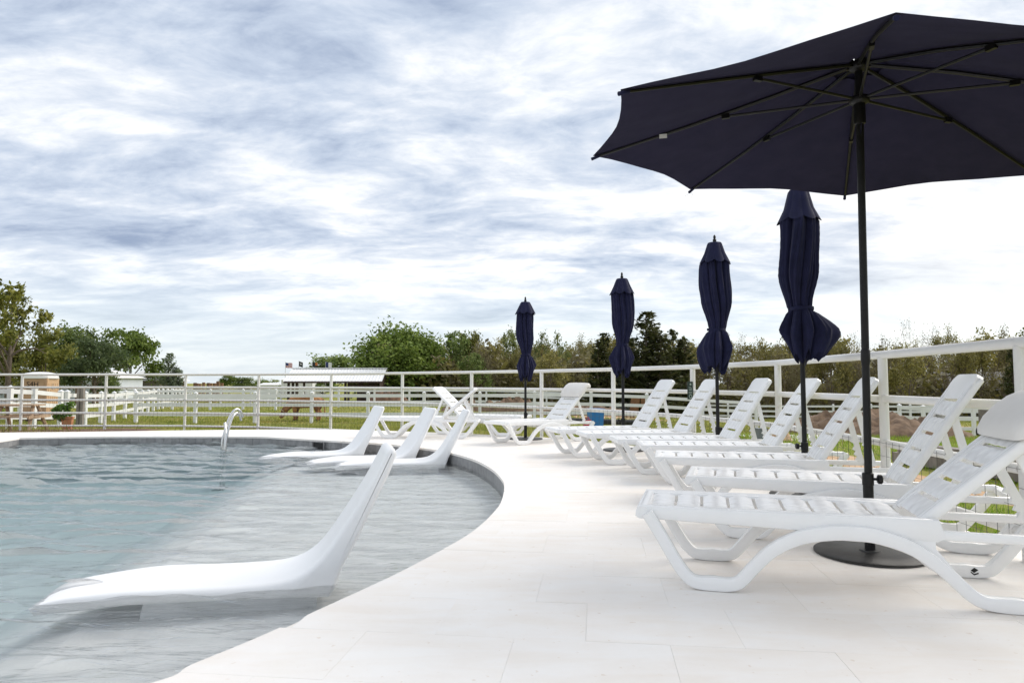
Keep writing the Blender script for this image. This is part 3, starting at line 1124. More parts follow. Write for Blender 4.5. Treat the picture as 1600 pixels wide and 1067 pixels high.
# ------------------------------------------------------------------ loungers standing in the pool
def pool_lounger_mesh():
    top = [(-.12, -.040), (-.07, -.016), (.05, .008), (.24, .026), (.36, .034), (.52, .034), (.72, .026), (.92, .024), (1.10, .030), (1.23, .060), (1.35, .150), (1.475, .325), (1.59, .505), (1.672, .655), (1.712, .735)]
    tp = catmull(top, 3)
    headc = [(1.738, .752), (1.763, .745), (1.773, .715)]
    under = [(1.73, .60), (1.65, .44), (1.56, .25), (1.47, .08), (1.43, -.03), (1.40, -.075), (1.2, -.065), (.9, -.055), (.55, -.045), (.36, -.045), (.16, -.062), (.02, -.070), (-.09, -.078)]
    prof = tp + headc + under
    n = len(prof)
    cx = [p for p in prof]
    # inward normals for rounding
    area = sum(prof[i][0] * prof[(i + 1) % n][1] - prof[(i + 1) % n][0] * prof[i][1] for i in range(n))
    sg = 1 if area > 0 else -1
    nrm = []
    for i in range(n):
        a, c = prof[i - 1], prof[(i + 1) % n]
        tx, tz = c[0] - a[0], c[1] - a[1]; l = math.hypot(tx, tz)
        nrm.append((-sg * tz / l, sg * tx / l))
    nt_ = len(tp)
    w = .285
    st = [(-w, .030), (-w + .006, .014), (-w + .018, .004), (-w + .04, 0)] + [(x, 0) for x in np.linspace(-w + .09, w - .09, 7)] + [(w - .04, 0), (w - .018, .004), (w - .006, .014), (w, .030)]
    vs_ = []
    for y, ins in st:
        for i, (x, z) in enumerate(prof):
            dish = 0
            if i < nt_: dish = .006 * (1 - (y / w) ** 2)
            # narrower towards the foot
            k = 1 - .24 * sst(.50 - x, 0, .62) - .06 * sst(x, 1.3, 1.65)
            kk = min(1.0, .06 + max(0, x + .16) / .5)
            vs_.append((x + nrm[i][0] * (ins + dish) * kk, y * k, z + nrm[i][1] * (ins + dish) * kk))
    f = []
    for i in range(len(st) - 1):
        for j in range(n):
            q = (j + 1) % n
            f.append((i * n + j, i * n + q, (i + 1) * n + q, (i + 1) * n + j))
    f += [tuple(range(n - 1, -1, -1)), tuple((len(st) - 1) * n + j for j in range(n))]
    b = MB(); b.add(vs_, f)
    return b.mesh('pool_lounger', M['shelllounger'], True, 60)


me_pl = pool_lounger_mesh()
me_pb = MB().prism([(.42, -.05), (.62, -.05), (1.10, -.06), (1.33, -.075), (1.33, -.153), (.40, -.153)], -.17, .17).mesh('base', M['shelllounger'], False)
pls = [((-2.46, 3.87), 14, 'white moulded lounger in the shallow water, the near one by the pool edge'),
       ((-3.78, 10.66), 27, 'white moulded pool lounger with its broad back showing, first of the three by the ladder'),
       ((-2.87, 10.05), 25, 'white moulded pool lounger in the middle of the group of three'),
       ((-2.39, 9.78), 11, 'white moulded pool lounger nearest the curved pool wall among the group of three')]
for i, (p, a, lb) in enumerate(pls):
    o = link('pool_lounger', me_pl, None, (p[0], p[1], WATER_Z + .012), (0, 0, R(a)))
    link('base', me_pb, o)
    tag(o, lb, 'pool lounger', 'white loungers standing in the pool')

# ------------------------------------------------------------------ pool ladder
lx, ly = ground(346, 702, WATER_Z)
lad = thing('pool_ladder', 'curved stainless steel handrails standing in the pool near the far edge', 'pool ladder', (lx, ly, WATER_Z))
dxx = Vector((.17, -.38, 0))
r1 = [(0, 0, -1.0), (0, 0, .0), (.03, .04, .30), (.07, .09, .50), (.105, .16, .63), (.15, .24, .685), (.19, .32, .64), (.21, .37, .54)]
c1 = catmull(r1, 5)
MB().tube(c1, .020, 12).obj('handrail', M['steel'], lad)
r2 = [tuple(Vector(p) + Vector((.30, -.42, 0))) for p in r1]
r2 = [(x * .55 + .07, y, z * .93) if z > 0 else (x * .55 + .07, y, z) for x, y, z in r2]
MB().tube(catmull(r2, 5), .020, 12).obj('handrail', M['steel'], lad)
MB().tube(catmull([(.17, -.30, -.9), (.17, -.28, 0), (.15, -.2, .28), (.08, -.08, .46)], 5), .022, 10).obj('brace', M['steel'], lad)
for zz in (-.35, -.65):
    MB().box((.08, -.2, zz), (.12, .42, .03)).obj('step', M['steel'], lad)

# ------------------------------------------------------------------ umbrellas
def base_parts(t, knob=1):
    MB().lathe([(.02, 0), (.298, 0), (.305, .004), (.305, .014), (.300, .018), (.06, .022), (.055, .030), (.028, .032)], 64).obj('base_plate', M['base_metal'], t)
    MB().lathe([(.036, .018), (.036, .03), (.0285, .032), (.0285, .40), (.0315, .402), (.0315, .47), (.026, .473)], 24).obj('base_tube', M['black_metal'], t)
    kb = MB()
    kb.tube([(.028, 0, .437), (.050, 0, .437)], .008, 8)
    kb.tube([(.048, 0, .437), (.054, 0, .437), (.072, 0, .437), (.078, 0, .437)], [.018, .027, .027, .020], 14)
    o = kb.obj('knob', M['black_metal'], t)
    o.rotation_euler = (0, 0, R(knob))


def open_umbrella():
    t = thing('open_umbrella', 'large navy umbrella standing open over the nearest lounger, on a black pole and disc', 'umbrella', (2.093, 4.056, 0))
    base_parts(t, -18)
    lean = Vector((.018, -.005, 0))
    top = 3.03
    ax = lambda z: lean * (z / 2.9)
    MB().tube([ax(.05) + Vector((0, 0, .05)), ax(1.15) + Vector((0, 0, 1.15))], .0215, 18).obj('pole', M['black_metal'], t)
    MB().tube([ax(1.1) + Vector((0, 0, 1.1)), ax(1.13) + Vector((0, 0, 1.13)), ax(1.19) + Vector((0, 0, 1.19)), ax(1.2) + Vector((0, 0, 1.2))], [.0215, .026, .026, .0215], 18).obj('pole_joint', M['black_metal'], t)
    MB().tube([ax(1.2) + Vector((0, 0, 1.2)), ax(top) + Vector((0, 0, top))], .0215, 18).obj('pole', M['black_metal'], t)
    c = ax(2.9)
    C0 = Vector((c.x, c.y, 0))
    RIM, RR, HUB = 2.46, 1.675, 2.935
    N8 = 8
    A0_ = R(247 + 0)
    corners, ribpt = [], []

    def rib_z(r): # slightly arched rib
        s_ = r / RR
        return HUB + (RIM - HUB) * s_ - .045 * (s_ * s_ - s_) * 1.0

    def P(a, r, dz=0):
        dx, dy = math.cos(a) * r, math.sin(a) * r
        return C0 + Vector((dx, dy, rib_z(r) + dz + (-.045 * dx + .068 * dy) * (r / RR)))
    for i in range(N8):
        a = A0_ + i * math.pi / 4
        rb = MB()
        rb.tube([P(a, .05), P(a, .5), P(a, 1.0), P(a, RR - .02)], [.011, .011, .010, .008], 6)
        rb.box(P(a, .052) , (.03, .02, .03), Matrix.Rotation(a, 3, 'Z'))
        ro = rb.obj('rib', M['bronze'], t)
        s_ = MB()
        p0 = C0 + Vector((math.cos(a) * .05, math.sin(a) * .05, 2.715))
        p1 = P(a, .78, -.018)
        s_.tube([p0, p1], .0085, 6)
        s_.box(p1, (.05, .024, .03), Matrix.Rotation(a, 3, 'Z'))
        s_.obj('strut', M['bronze'], ro)
        MB().tube([P(a, RR - .05, .0), P(a, RR + .012, -.006)], [.010, .012], 8).obj('rib_tip', M['navy'], ro)
        # canvas panel between this rib and the next
        a2 = a + math.pi / 4
        nu, nv = 10, 8
        v = []
        for sd in (0, 1):
            for iu in range(nu + 1):
                r_ = .16 + (RR - .16) * iu / nu
                for iv in range(nv + 1):
                    w = iv / nv
                    p = P(a, r_, .014).lerp(P(a2, r_, .014), w)
                    k = 4 * w * (1 - w)
                    # hem curves in between the tips
                    s2 = (iu / nu)
                    ins = .07 * k * s2 ** 3
                    d = (p - C0); d.z = 0; d.normalize()
                    p = p - d * ins * 1.0
                    p.z += ins * .30 - .012 * k * s2 + .006 * math.sin(w * 9 + i) * k
                    if sd: p.z += .0025
                    v.append(p)
        S = (nu + 1) * (nv + 1)
        f = []
        for iu in range(nu):
            for iv in range(nv):
                q = iu * (nv + 1) + iv
                f.append((q, q + 1, q + nv + 2, q + nv + 1)); f.append((S + q, S + q + nv + 1, S + q + nv + 2, S + q + 1))
        for iv in range(nv):
            q = nu * (nv + 1) + iv; f.append((q, q + 1, S + q + 1, S + q))
            q = iv; f.append((q + 1, q, S + q, S + q + 1))
        for iu in range(nu):
            q = iu * (nv + 1); f.append((q, q + nv + 1, S + q + nv + 1, S + q))
            q += nv; f.append((q + nv + 1, q, S + q, S + q + nv + 1))
        MB().add(v, f).obj('canopy_panel', M['navy_open'], t)
    # vent cap over the top opening
    cap = MB(); v = []; f = []
    for sd in (0, 1):
        for k in range(16):
            a = A0_ + k * math.pi / 8
            for r_ in (.03, .16, .30):
                rr_ = r_ * (1 if k % 2 == 0 else .96)
                v.append(C0 + Vector((math.cos(a) * rr_, math.sin(a) * rr_, rib_z(rr_) + .045 - .02 * (r_ / .3) + sd * .003)))
    for sd in (0, 1):
        o = sd * 48
        for k in range(16):
            for j in range(2):
                q, w = o + k * 3 + j, o + ((k + 1) % 16) * 3 + j
                f.append((q, w, w + 1, q + 1))
    cap.add(v, f).obj('vent_cap', M['navy_open'], t)
    MB().lathe([(.024, 2.89), (.05, 2.90), (.058, 2.912), (.058, 2.942), (.04, 2.95), (.022, 2.96)], 20, c).obj('hub', M['bronze'], t)
    MB().lathe([(.0225, 2.56), (.030, 2.565), (.033, 2.58), (.033, 2.685), (.050, 2.692), (.056, 2.702), (.056, 2.728), (.04, 2.736), (.0225, 2.74)], 24, c * .93).obj('runner', M['bronze'], t)
    MB().lathe([(.008, 3.03), (.02, 3.04), (.024, 3.07), (.012, 3.10), (.004, 3.11)], 14, c * 1.03).obj('finial', M['black_metal'], t)
    # pull cord / locking pin hanging under the runner
    MB().tube([c * .92 + Vector((-.006, -.026, 2.56)), c * .92 + Vector((-.012, -.03, 2.49))], .003, 6).obj('locking_pin', M['steel'], t)
    # cloth care label on the hem side of a seam
    a = A0_ - math.pi / 2 + .0
    pl_ = P(a, 1.18, -.004)
    MB().box(pl_ + Vector((math.cos(a + 1.57) * .03, math.sin(a + 1.57) * .03, -.014)), (.05, .003, .028), Matrix.Rotation(a + .2, 3, 'Z')).obj('care_label', M['label'], t, smooth=False)
    # frayed thread at a far tip
    a = A0_ - 3 * math.pi / 4
    q = P(a, RR)
    MB().tube([q, q + Vector((.02, .0, -.03)), q + Vector((.01, 0, -.06)), q + Vector((.03, 0, -.08))], .0012, 3).tube([q, q + Vector((-.02, .01, -.03)), q + Vector((-.045, 0, -.045))], .0012, 3).obj('loose_thread', M['black_metal'], t)
    return t


open_umbrella()


def folded_umbrella(label, loc, rot, seed, capz, waist, hem, sc=1.0, flare=(0, 0), tip=None, knob=0, bodyr=.165, hemr=.19):
    t = thing('folded_umbrella', label, 'umbrella', (loc[0], loc[1], 0), rot, 'folded navy umbrellas along the deck')
    base_parts(t, knob)
    rg = random.Random(seed)
    tip = tip or capz + .33
    MB().tube([(0, 0, .05), (0, 0, tip - .09)], .0215, 14).obj('pole', M['black_metal'], t)
    MB().tube([(0, 0, hem - .06), (0, 0, hem - .05), (0, 0, hem + .02), (0, 0, hem + .03)], [.0215, .025, .025, .0215], 14).obj('pole_joint', M['black_metal'], t)
    MB().lathe([(.018, tip - .10), (.022, tip - .085), (.022, tip - .06), (.013, tip - .05), (.017, tip - .03), (.012, tip - .01), (.003, tip)], 12).obj('finial', M['black_metal'], t)
    # hanging cloth: eight soft folds, each with its own depth and drift
    n = 192
    ph = [rg.uniform(-.25, .25) for _ in range(8)]
    dp = [rg.uniform(.4, 1.3) for _ in range(8)]
    tw = rg.uniform(.5, 1.3) * rg.choice((-1, 1))
    rows = []
    zs = list(np.linspace(capz + .10, waist + .03, 16)) + [waist + .012, waist - .012] + list(np.linspace(waist - .04, hem, 10))
    H = capz + .1 - waist
    for z in zs:
        if z > waist + .012:
            s_ = (capz + .1 - z) / H           # 0 top .. 1 waist
            base = .10 + (bodyr - .10) * min(1, s_ / .12) if s_ < .12 else bodyr
            base *= 1 + .06 * math.sin(s_ * 3.2)
            if s_ > .62: base = base * (1 - .38 * sst(s_, .62, 1.0))
            amp = .40
        elif z >= waist - .012:
            base, amp = bodyr * .585, .24
        else:
            s_ = (waist - z) / (waist - hem)
            base = bodyr * .60 + (hemr - .02 - bodyr * .60) * min(1, s_ / .5) ** .8
            if s_ > .5: base -= .045 * (s_ - .5) / .5
            amp = .34 + .14 * s_
        ring = []
        for k in range(n):
            a = 2 * math.pi * k / n
            q = (k / n * 8 + tw * (capz - z) * .55 + .10 * math.sin(3 * a + seed)) % 8
            i = int(q); fr = q - i
            # every rib carries a flat flap; the cloth is pinched deep between the flaps and creased along them
            w = abs(math.sin(math.pi * fr)) ** (.55 + .25 * dp[i])
            cr = abs(((fr * 3 + ph[i] * 2) % 1) * 2 - 1)
            fold = 1 - amp * dp[i] * (1 - w) - amp * .30 * cr * w
            r_ = base * fold * (1 + .06 * math.sin(2 * a + seed + z * 4) + .03 * math.sin(7 * a - z * 9 + seed * 2))
            zz = z
            if z < waist - .012:
                s_ = (waist - z) / (waist - hem)
                fl = max(0, math.cos(a - flare[0])) ** 3 * flare[1] * (math.sin(min(1, s_ / .75) * math.pi / 2) if s_ < .75 else 1 - 1.6 * (s_ - .75))
                pt = (1 - abs(fr * 2 - 1)) * dp[i]
                r_ += fl + .05 * pt * math.sin(min(1, s_ / .6) * math.pi / 2) * (1 if s_ < .6 else 1 - (s_ - .6))
                zz = z + .14 * s_ ** 2 * (pt - .40) + .025 * s_ * math.sin(2 * a + seed) + fl * .35 * s_ - .02 * s_ * cr
            ring.append((r_ * math.cos(a) + .014 * math.sin(z * 4.2 + seed) * min(1, max(0, (capz - z) * 3)), r_ * math.sin(a) + .010 * math.cos(z * 5 + seed), zz))
        rows.append(ring)
    v = [p for r_ in rows for p in r_]
    f = []
    for i in range(len(rows) - 1):
        for k in range(n):
            f.append((i * n + k, i * n + (k + 1) % n, (i + 1) * n + (k + 1) % n, (i + 1) * n + k))
    # inner lining of the hem
    o0 = len(v)
    lo = rows[-1]
    for k in range(n): v.append((lo[k][0] * .55, lo[k][1] * .55, lo[k][2] + .08))
    for k in range(n):
        f.append(((len(rows) - 1) * n + k, (len(rows) - 1) * n + (k + 1) % n, o0 + (k + 1) % n, o0 + k))
    MB().add(v, f).obj('canopy', M['navy'], t, angle=75)
    # vent flap: small skirted cap
    v = []; f = []
    prof = [(.03, tip - .092), (.078, tip - .10), (.088, tip - .115), (.125, capz + .11), (.160, capz + .04), (.182, capz - .005)]
    for j, (r0, z) in enumerate(prof):
        s_ = j / (len(prof) - 1)
        for k in range(n):
            a = 2 * math.pi * k / n
            q = (k / n * 8 + .2) % 1
            w = abs(math.sin(math.pi * q))
            r_ = r0 * (1 - .13 * s_ * (1 - w) + .06 * s_ * w)
            v.append((r_ * math.cos(a), r_ * math.sin(a), z - .036 * s_ ** 2 * (w - .5) * (1 if s_ > .7 else .3)))
    for j in range(len(prof) - 1):
        for k in range(n):
            f.append((j * n + k, j * n + (k + 1) % n, (j + 1) * n + (k + 1) % n, (j + 1) * n + k))
    f.append(tuple(range(n)))
    o0 = len(v)
    for k in range(n): v.append((v[(len(prof) - 1) * n + k][0] * .6, v[(len(prof) - 1) * n + k][1] * .6, capz + .05))
    for k in range(n): f.append(((len(prof) - 1) * n + k, (len(prof) - 1) * n + (k + 1) % n, o0 + (k + 1) % n, o0 + k))
    MB().add(v, f).obj('vent_cap', M['navy'], t, angle=70)
    # tie strap
    st = MB(); v = []; f = []
    for j, (dr, dz) in enumerate(((0, .016), (.004, .012), (.004, -.012), (0, -.016))):
        for k in range(48):
            a = 2 * math.pi * k / 48
            r_ = bodyr * .565 * (1 + .07 * math.sin(3 * a + seed)) + dr
            v.append((r_ * math.cos(a), r_ * math.sin(a), waist + dz + .01 * math.sin(a + seed)))
    for j in range(3):
        for k in range(48):
            f.append((j * 48 + k, j * 48 + (k + 1) % 48, (j + 1) * 48 + (k + 1) % 48, (j + 1) * 48 + k))
    st.add(v, f).obj('tie_strap', M['navy'], t)
    return t


def pole_at(px, Y): return ((px - 800) / 1067 * Y, Y)


folded_umbrella('folded navy umbrella next to the open one, its hem flaring sideways', pole_at(1254, 6.13), 0, 3, 2.47, 1.66, 1.24, flare=(-.1, .17), tip=2.85, knob=175, bodyr=.172, hemr=.17)
folded_umbrella('folded navy umbrella, second beyond the open one, ruffled at both sides', pole_at(1120, 8.28), .6, 7, 2.47, 1.645, 1.185, flare=(2.6, .065), tip=2.81, knob=0, bodyr=.174, hemr=.204)
folded_umbrella('folded navy umbrella standing before the dark junipers', pole_at(973, 10.2), .2, 12, 2.34, 1.57, 1.16, tip=2.66, knob=150, bodyr=.160, hemr=.185)
folded_umbrella('farthest and smallest folded navy umbrella, beside the lounger with head pillow', pole_at(821, 12.25), 1.1, 21, 2.25, 1.50, 1.10, tip=2.55, knob=10, bodyr=.145, hemr=.18)

# ------------------------------------------------------------------ white vinyl fences in the fields
b = MB(); b.box((0, 0, .62), (.125, .125, 1.34))
b.add([(-.075, -.075, 1.285), (.075, -.075, 1.285), (.075, .075, 1.285), (-.075, .075, 1.285), (-.075, -.075, 1.31), (.075, -.075, 1.31), (.075, .075, 1.31), (-.075, .075, 1.31), (0, 0, 1.375)],
      [(0, 3, 2, 1), (0, 1, 5, 4), (1, 2, 6, 5), (2, 3, 7, 6), (3, 0, 4, 7), (4, 5, 8), (5, 6, 8), (6, 7, 8), (7, 4, 8)])
me_vpost = b.mesh('post', M['vinyl'], False)
me_vrail = MB().box((.5, 0, 0), (1, .04, .14)).mesh('rail', M['vinyl'], False)


def vinyl_fence(label, pts, step=2.44, hs=(.38, .78, 1.18)):
    pts = [Vector(p) for p in pts]
    path = []
    acc = 0
    for a, c in zip(pts[:-1], pts[1:]):
        n = max(1, round((c - a).length / step))
        for k in range(n): path.append(a + (c - a) * (k / n))
    path.append(pts[-1])
    o = path[len(path) // 2]
    t = thing('vinyl_fence', label, 'fence', (o.x, o.y, T(o.x, o.y)), 0, 'white vinyl fences round the paddocks')
    z0 = t.location.z
    for p in path: link('post', me_vpost, t, (p.x - o.x, p.y - o.y, T(p.x, p.y) - z0))
    for a, c in zip(path[:-1], path[1:]):
        za, zc = T(a.x, a.y), T(c.x, c.y)
        d = Vector((c.x - a.x, c.y - a.y, zc - za)); L_ = d.length
        for h in hs:
            r = link('rail', me_vrail, t, (a.x - o.x, a.y - o.y, za - z0 + h), (0, -math.asin((zc - za) / L_), math.atan2(d.y, d.x)))
            r.scale = (L_, 1, 1)
    return t


def ux(px, Y): return ((px - 800) / 1067 * Y, Y)


vinyl_fence('long white three-rail vinyl fence in front of the grazing cow', [ux(215, 29.8), ux(400, 29.6), ux(663, 29.8), ux(835, 30.5), ux(1010, 31), ux(1180, 32)])
vinyl_fence('white vinyl fence behind the big soil mound, ending at the trailer', [ux(1403, 31), ux(1440, 28.6), ux(1518, 28.6), ux(1600, 28.4)])
vinyl_fence('white vinyl fence running past the tan portable toilet', [(-17.6, 20.8), ux(18, 21.4), ux(56, 22.2), ux(97, 24.6)])
vinyl_fence('white vinyl fence going back into the field beside the gate post', [ux(107, 24.9), ux(160, 29), ux(213, 35.5), ux(256, 47), ux(300, 66)])
vinyl_fence('white vinyl cross fence in the middle field, left of the open shed', [ux(212, 44), ux(330, 44), ux(432, 44)])
vinyl_fence('farther white vinyl fence by the row of brown round posts', [ux(150, 60), ux(300, 60), ux(440, 59)])
vinyl_fence('white vinyl fence in front of the shed and the big round tree', [ux(420, 50), ux(530, 49), ux(640, 50), ux(760, 52), ux(900, 53), ux(1050, 54)])
vinyl_fence('far white vinyl fence below the woods, past the folded umbrellas', [ux(1050, 56), ux(1180, 55), ux(1300, 54), ux(1420, 52), ux(1540, 50)])
vinyl_fence('white vinyl fence at the left edge in front of the dark trees', [ux(-40, 40), ux(20, 40), ux(33, 40.5)])

# gate post pair beside the kiosk
gx, gy = ux(128, 25.5)
gp = thing('wooden_post', 'weathered grey wooden gate post beside the white vinyl fence corner', 'post', (gx, gy, T(gx, gy)))
MB().box((-.07, 0, .72), (.10, .12, 1.5)).obj('timber', M['wood_grey'], gp, smooth=False)
MB().box((.06, .02, .72), (.11, .12, 1.5)).obj('timber', M['wood_grey'], gp, smooth=False)

# portable toilet
kx, ky = ux(64, 31.5)
k = thing('portable_toilet', 'tan brown portable toilet with white domed roof and black lettering', 'portable toilet', (kx, ky, T(kx, ky)), R(10))
MB().box((0, 0, .09), (1.16, 1.16, .16)).obj('skid', M['wood_dark'], k)
b = MB()
b.box((0, 0, 1.06), (1.10, 1.10, 1.8))
b.obj('cabin', M['tan_plastic'], k, smooth=False)
b = MB().box((0, -.555, .99), (.86, .02, 1.58)).box((-.50, -.56, 1.06), (.07, .04, 1.8)).box((.50, -.56, 1.06), (.07, .04, 1.8))
b.obj('door', M['brown_plastic'], k, smooth=False)
MB().box((0, -.556, 1.86), (1.06, .03, .12)).obj('door_head', M['brown_plastic'], k, smooth=False)
b = MB()
for i in range(5): b.box((.556, -.4 + i * .2, .98), (.02, .05, 1.5))
b.obj('side_rib', M['tan_plastic'], k, smooth=False)
prof = []
v = []; f = []
for j, (s_, z) in enumerate(((.62, 1.94), (.63, 1.98), (.60, 2.10), (.50, 2.19), (.25, 2.24), (0.02, 2.25))):
    for q in range(24):
        a = 2 * math.pi * q / 24
        c_, s2 = math.cos(a), math.sin(a)
        m_ = (abs(c_) ** 5 + abs(s2) ** 5) ** (-1 / 5)
        v.append((s_ * m_ * c_, s_ * m_ * s2, z))
for j in range(5):
    for q in range(24): f.append((j * 24 + q, j * 24 + (q + 1) % 24, (j + 1) * 24 + (q + 1) % 24, (j + 1) * 24 + q))
f.append(tuple(range(23, -1, -1))); f.append(tuple(120 + q for q in range(24)))
MB().add(v, f).obj('roof', M['white_roof'], k)


def text_mesh(s, size, m, name='lettering', depth=.004):
    cu = bpy.data.curves.new(name, 'FONT')
    cu.body = s; cu.size = size; cu.align_x = 'CENTER'; cu.align_y = 'CENTER'; cu.extrude = depth
    o = bpy.data.objects.new(name, cu); COL.objects.link(o)
    dg = bpy.context.evaluated_depsgraph_get()
    me = bpy.data.meshes.new_from_object(o.evaluated_get(dg))
    bpy.data.objects.remove(o)
    me.materials.clear(); me.materials.append(m)
    return me


link('lettering', text_mesh('S4H', .30, M['black_metal']), k, (-.05, -.572, 1.68), (R(90), 0, 0))
MB().box((-.05, -.571, 1.45), (.50, .008, .035)).obj('lettering', M['black_metal'], k, smooth=False)
link('lettering', text_mesh('II', .22, M['wood_grey']), k, (.560, -.02, 1.64), (R(90), 0, R(90)))
MB().box((.560, -.02, 1.47), (.006, .3, .03)).obj('lettering', M['wood_grey'], k, smooth=False)

# wooden picnic table by the fence
px_, py_ = ux(34, 20.2)
pt = thing('picnic_table', 'rough tan wooden picnic table on splayed legs by the fence corner', 'picnic table', (px_, py_, T(px_, py_)), R(12))
for i in range(5): MB().box((0, -.30 + i * .15, .76), (1.05, .135, .045)).obj('plank', M['wood_tan'], pt, smooth=False)
for s in (-1, 1):
    MB().box((0, s * .62, .44), (1.05, .24, .045)).obj('bench_plank', M['wood_tan'], pt, smooth=False)
    for e in (-1, 1):
        MB().tube([(e * .40, s * .12, .76), (e * .50, s * .60, .0)], .05, 6).obj('leg', M['wood_tan'], pt)
    MB().box((s * .52, 0, .42), (.05, 1.4, .09)).obj('cross_beam', M['wood_tan'], pt, smooth=False)

# potted bush
bx, by = ux(109, 20.3)
pp = thing('plant_pot', 'square terracotta coloured planter beyond the pipe fence', 'planter', (bx, by, T(bx, by)), R(20))
pp.scale = (.72, .72, .85)
MB().add([(-.15, -.15, 0), (.15, -.15, 0), (.15, .15, 0), (-.15, .15, 0), (-.19, -.19, .48), (.19, -.19, .48), (.19, .19, .48), (-.19, .19, .48)],
         [(3, 2, 1, 0), (0, 1, 5, 4), (1, 2, 6, 5), (2, 3, 7, 6), (3, 0, 4, 7), (4, 5, 6, 7)]).obj('pot', M['terracotta'], pp, smooth=False)
MB().box((0, -.2, .46), (.42, .03, .06)).box((0, .2, .46), (.42, .03, .06)).box((-.2, 0, .46), (.03, .38, .06)).box((.2, 0, .46), (.03, .38, .06)).obj('rim', M['terracotta'], pp, smooth=False)

# bare soil and timber edging along the far side of the deck
patch('soil_bed', None, -19, -9.5, 16.8, 21.0, 26, 10, M['soil'], .05)
patch('soil_bed', None, -9.6, -4.5, 17.0, 19.3, 14, 6, M['soil'], .04)
patch('sand_strip', lambda u, w: (5.0 + .9 * u - .03 * w + .15 * math.sin(w * 9), 4.5 + w * 9), 0, 0, 0, 0, 6, 30, M['sand'], .02)
patch('sand_patch', None, 18, 27, 37, 44, 10, 8, M['sand'], .03)
patch('sand_patch', None, 2.5, 9, 34, 38, 10, 6, M['sand'], .02)

# timber lying behind the fence
a, c = (6.15, 10.9), (6.5, 8.6)
tb_ = thing('timber_beam', 'weathered grey timber beam lying in the grass behind the pipe fence', 'timber', (a[0], a[1], T(*a)), math.atan2(c[1] - a[1], c[0] - a[0]))
for i in range(2): MB().box((1.2, .0 + i * .02, .10 + i * .16), (2.5 - i * .2, .22, .155)).obj('timber', M['wood_grey'], tb_, smooth=False)
a = (5.9, 7.2)
tb_ = thing('timber_log', 'short weathered grey log on the grass near the head pillow', 'timber', (a[0], a[1], T(*a)), R(-70))
MB().tube([(0, 0, .09), (1.2, .02, .10)], .10, 12).obj('log', M['wood_grey'], tb_)


# spoil heaps
def mound(label, px, Y, w, d, h, m, seed, name='soil_mound'):
    x, y = ux(px, Y)
    v = []; f = []
    nx, ny = 44, 22
    for j in range(ny + 1):
        for i in range(nx + 1):
            u, q = i / nx * 2 - 1, j / ny * 2 - 1
            r2 = u * u + q * q
            z = max(0, 1 - r2) ** .75 * h
            n_ = mnoise.fractal(Vector((u * 2.4 * w / 3, q * 2.4 * d / 3, seed)), .6, 2.0, 5)
            z *= 1 + .45 * n_
            z += (.05 + .08 * h) * mnoise.noise(Vector((u * 9 * w / 3, q * 9 * d / 3, seed + 4))) * (1 if r2 < .9 else 0)
            v.append((u * w / 2, q * d / 2, z - .04))
    for j in range(ny):
        for i in range(nx):
            a = j * (nx + 1) + i; f.append((a, a + 1, a + nx + 2, a + nx + 1))
    b = MB(); b.add(v, f)
    o = b.obj(name, m, None)
    o.location = (x, y, T(x, y))
    return tag(o, label, 'soil mound', 'mounds of bare soil')


mound('large brown soil mound in the grass behind the lounger backrests', 1330, 19.5, 5.0, 3.0, .66, M['redsoil'], 2)
mound('lower brown soil mound trailing toward the white fence', 1405, 17.5, 3.4, 2.6, .50, M['redsoil'], 9)
mound('long low reddish soil heap beyond the farthest folded umbrella', 800, 42, 4.6, 2.4, .75, M['redsoil'], 5)
mound('low reddish soil heap between the reversed lounger and the fence', 728, 43, 3.2, 2.2, .62, M['redsoil'], 6)
mound('pale reddish soil heap behind the blue bin', 905, 38, 6.0, 2.4, .55, M['redsoil'], 12)
mound('dark brown heap at the right end of the open shed', 606, 54, 3.8, 2.6, 1.1, M['soil'], 15)

# blue bin, red can, black pipe
x, y = ux(930, 20.5)
bb = thing('blue_bin', 'bright blue plastic bin behind the pipe fence', 'bin', (x, y, T(x, y)), R(15))
v = [(-.17, -.17, 0), (.17, -.17, 0), (.17, .17, 0), (-.17, .17, 0), (-.2, -.2, .60), (.2, -.2, .60), (.2, .2, .60), (-.2, .2, .60)]
MB().add(v, [(3, 2, 1, 0), (0, 1, 5, 4), (1, 2, 6, 5), (2, 3, 7, 6), (3, 0, 4, 7), (4, 5, 6, 7)]).obj('body', M['blue'], bb, smooth=False)
MB().box((0, 0, .615), (.43, .43, .04)).obj('lid', M['blue'], bb, smooth=False)
x, y = ux(917, 20.0)
rc = thing('fuel_can', 'small red fuel can beside the blue bin', 'fuel can', (x, y, T(x, y)), R(10))
MB().box((0, 0, .15), (.21, .16, .30)).obj('body', M['red'], rc, smooth=False)
MB().tube([(-.06, 0, .30), (-.06, 0, .36), (.05, 0, .36), (.05, 0, .30)], .015, 8).obj('handle', M['red'], rc)
x, y = ux(880, 21.8)
MB().tube([(0, 0, .28), (2.6, .1, .20)], .09, 12).obj('pipe', M['rubber'], None)
bp_ = COL.objects['pipe']; bp_.location = (x, y, T(x, y)); bp_.name = 'black_pipe'; tag(bp_, 'black drain pipe lying in the grass behind the blue bin', 'pipe')
x, y = ux(1187, 15.0)
o = thing('utility_box', 'small slate grey utility box in the grass behind the fence', 'utility box', (x, y, T(x, y)), R(8))
MB().box((0, 0, .13), (.20, .2, .26)).obj('body', M['greybox'], o, smooth=False)
MB().box((0, 0, .275), (.22, .22, .025)).obj('lid', M['greybox'], o, smooth=False)
x, y = ux(1209, 15.5)
o = mound('small orange sand heap beside the slate grey box', 1209, 15.3, .75, .6, .30, M['sand'], 3, 'sand_heap')
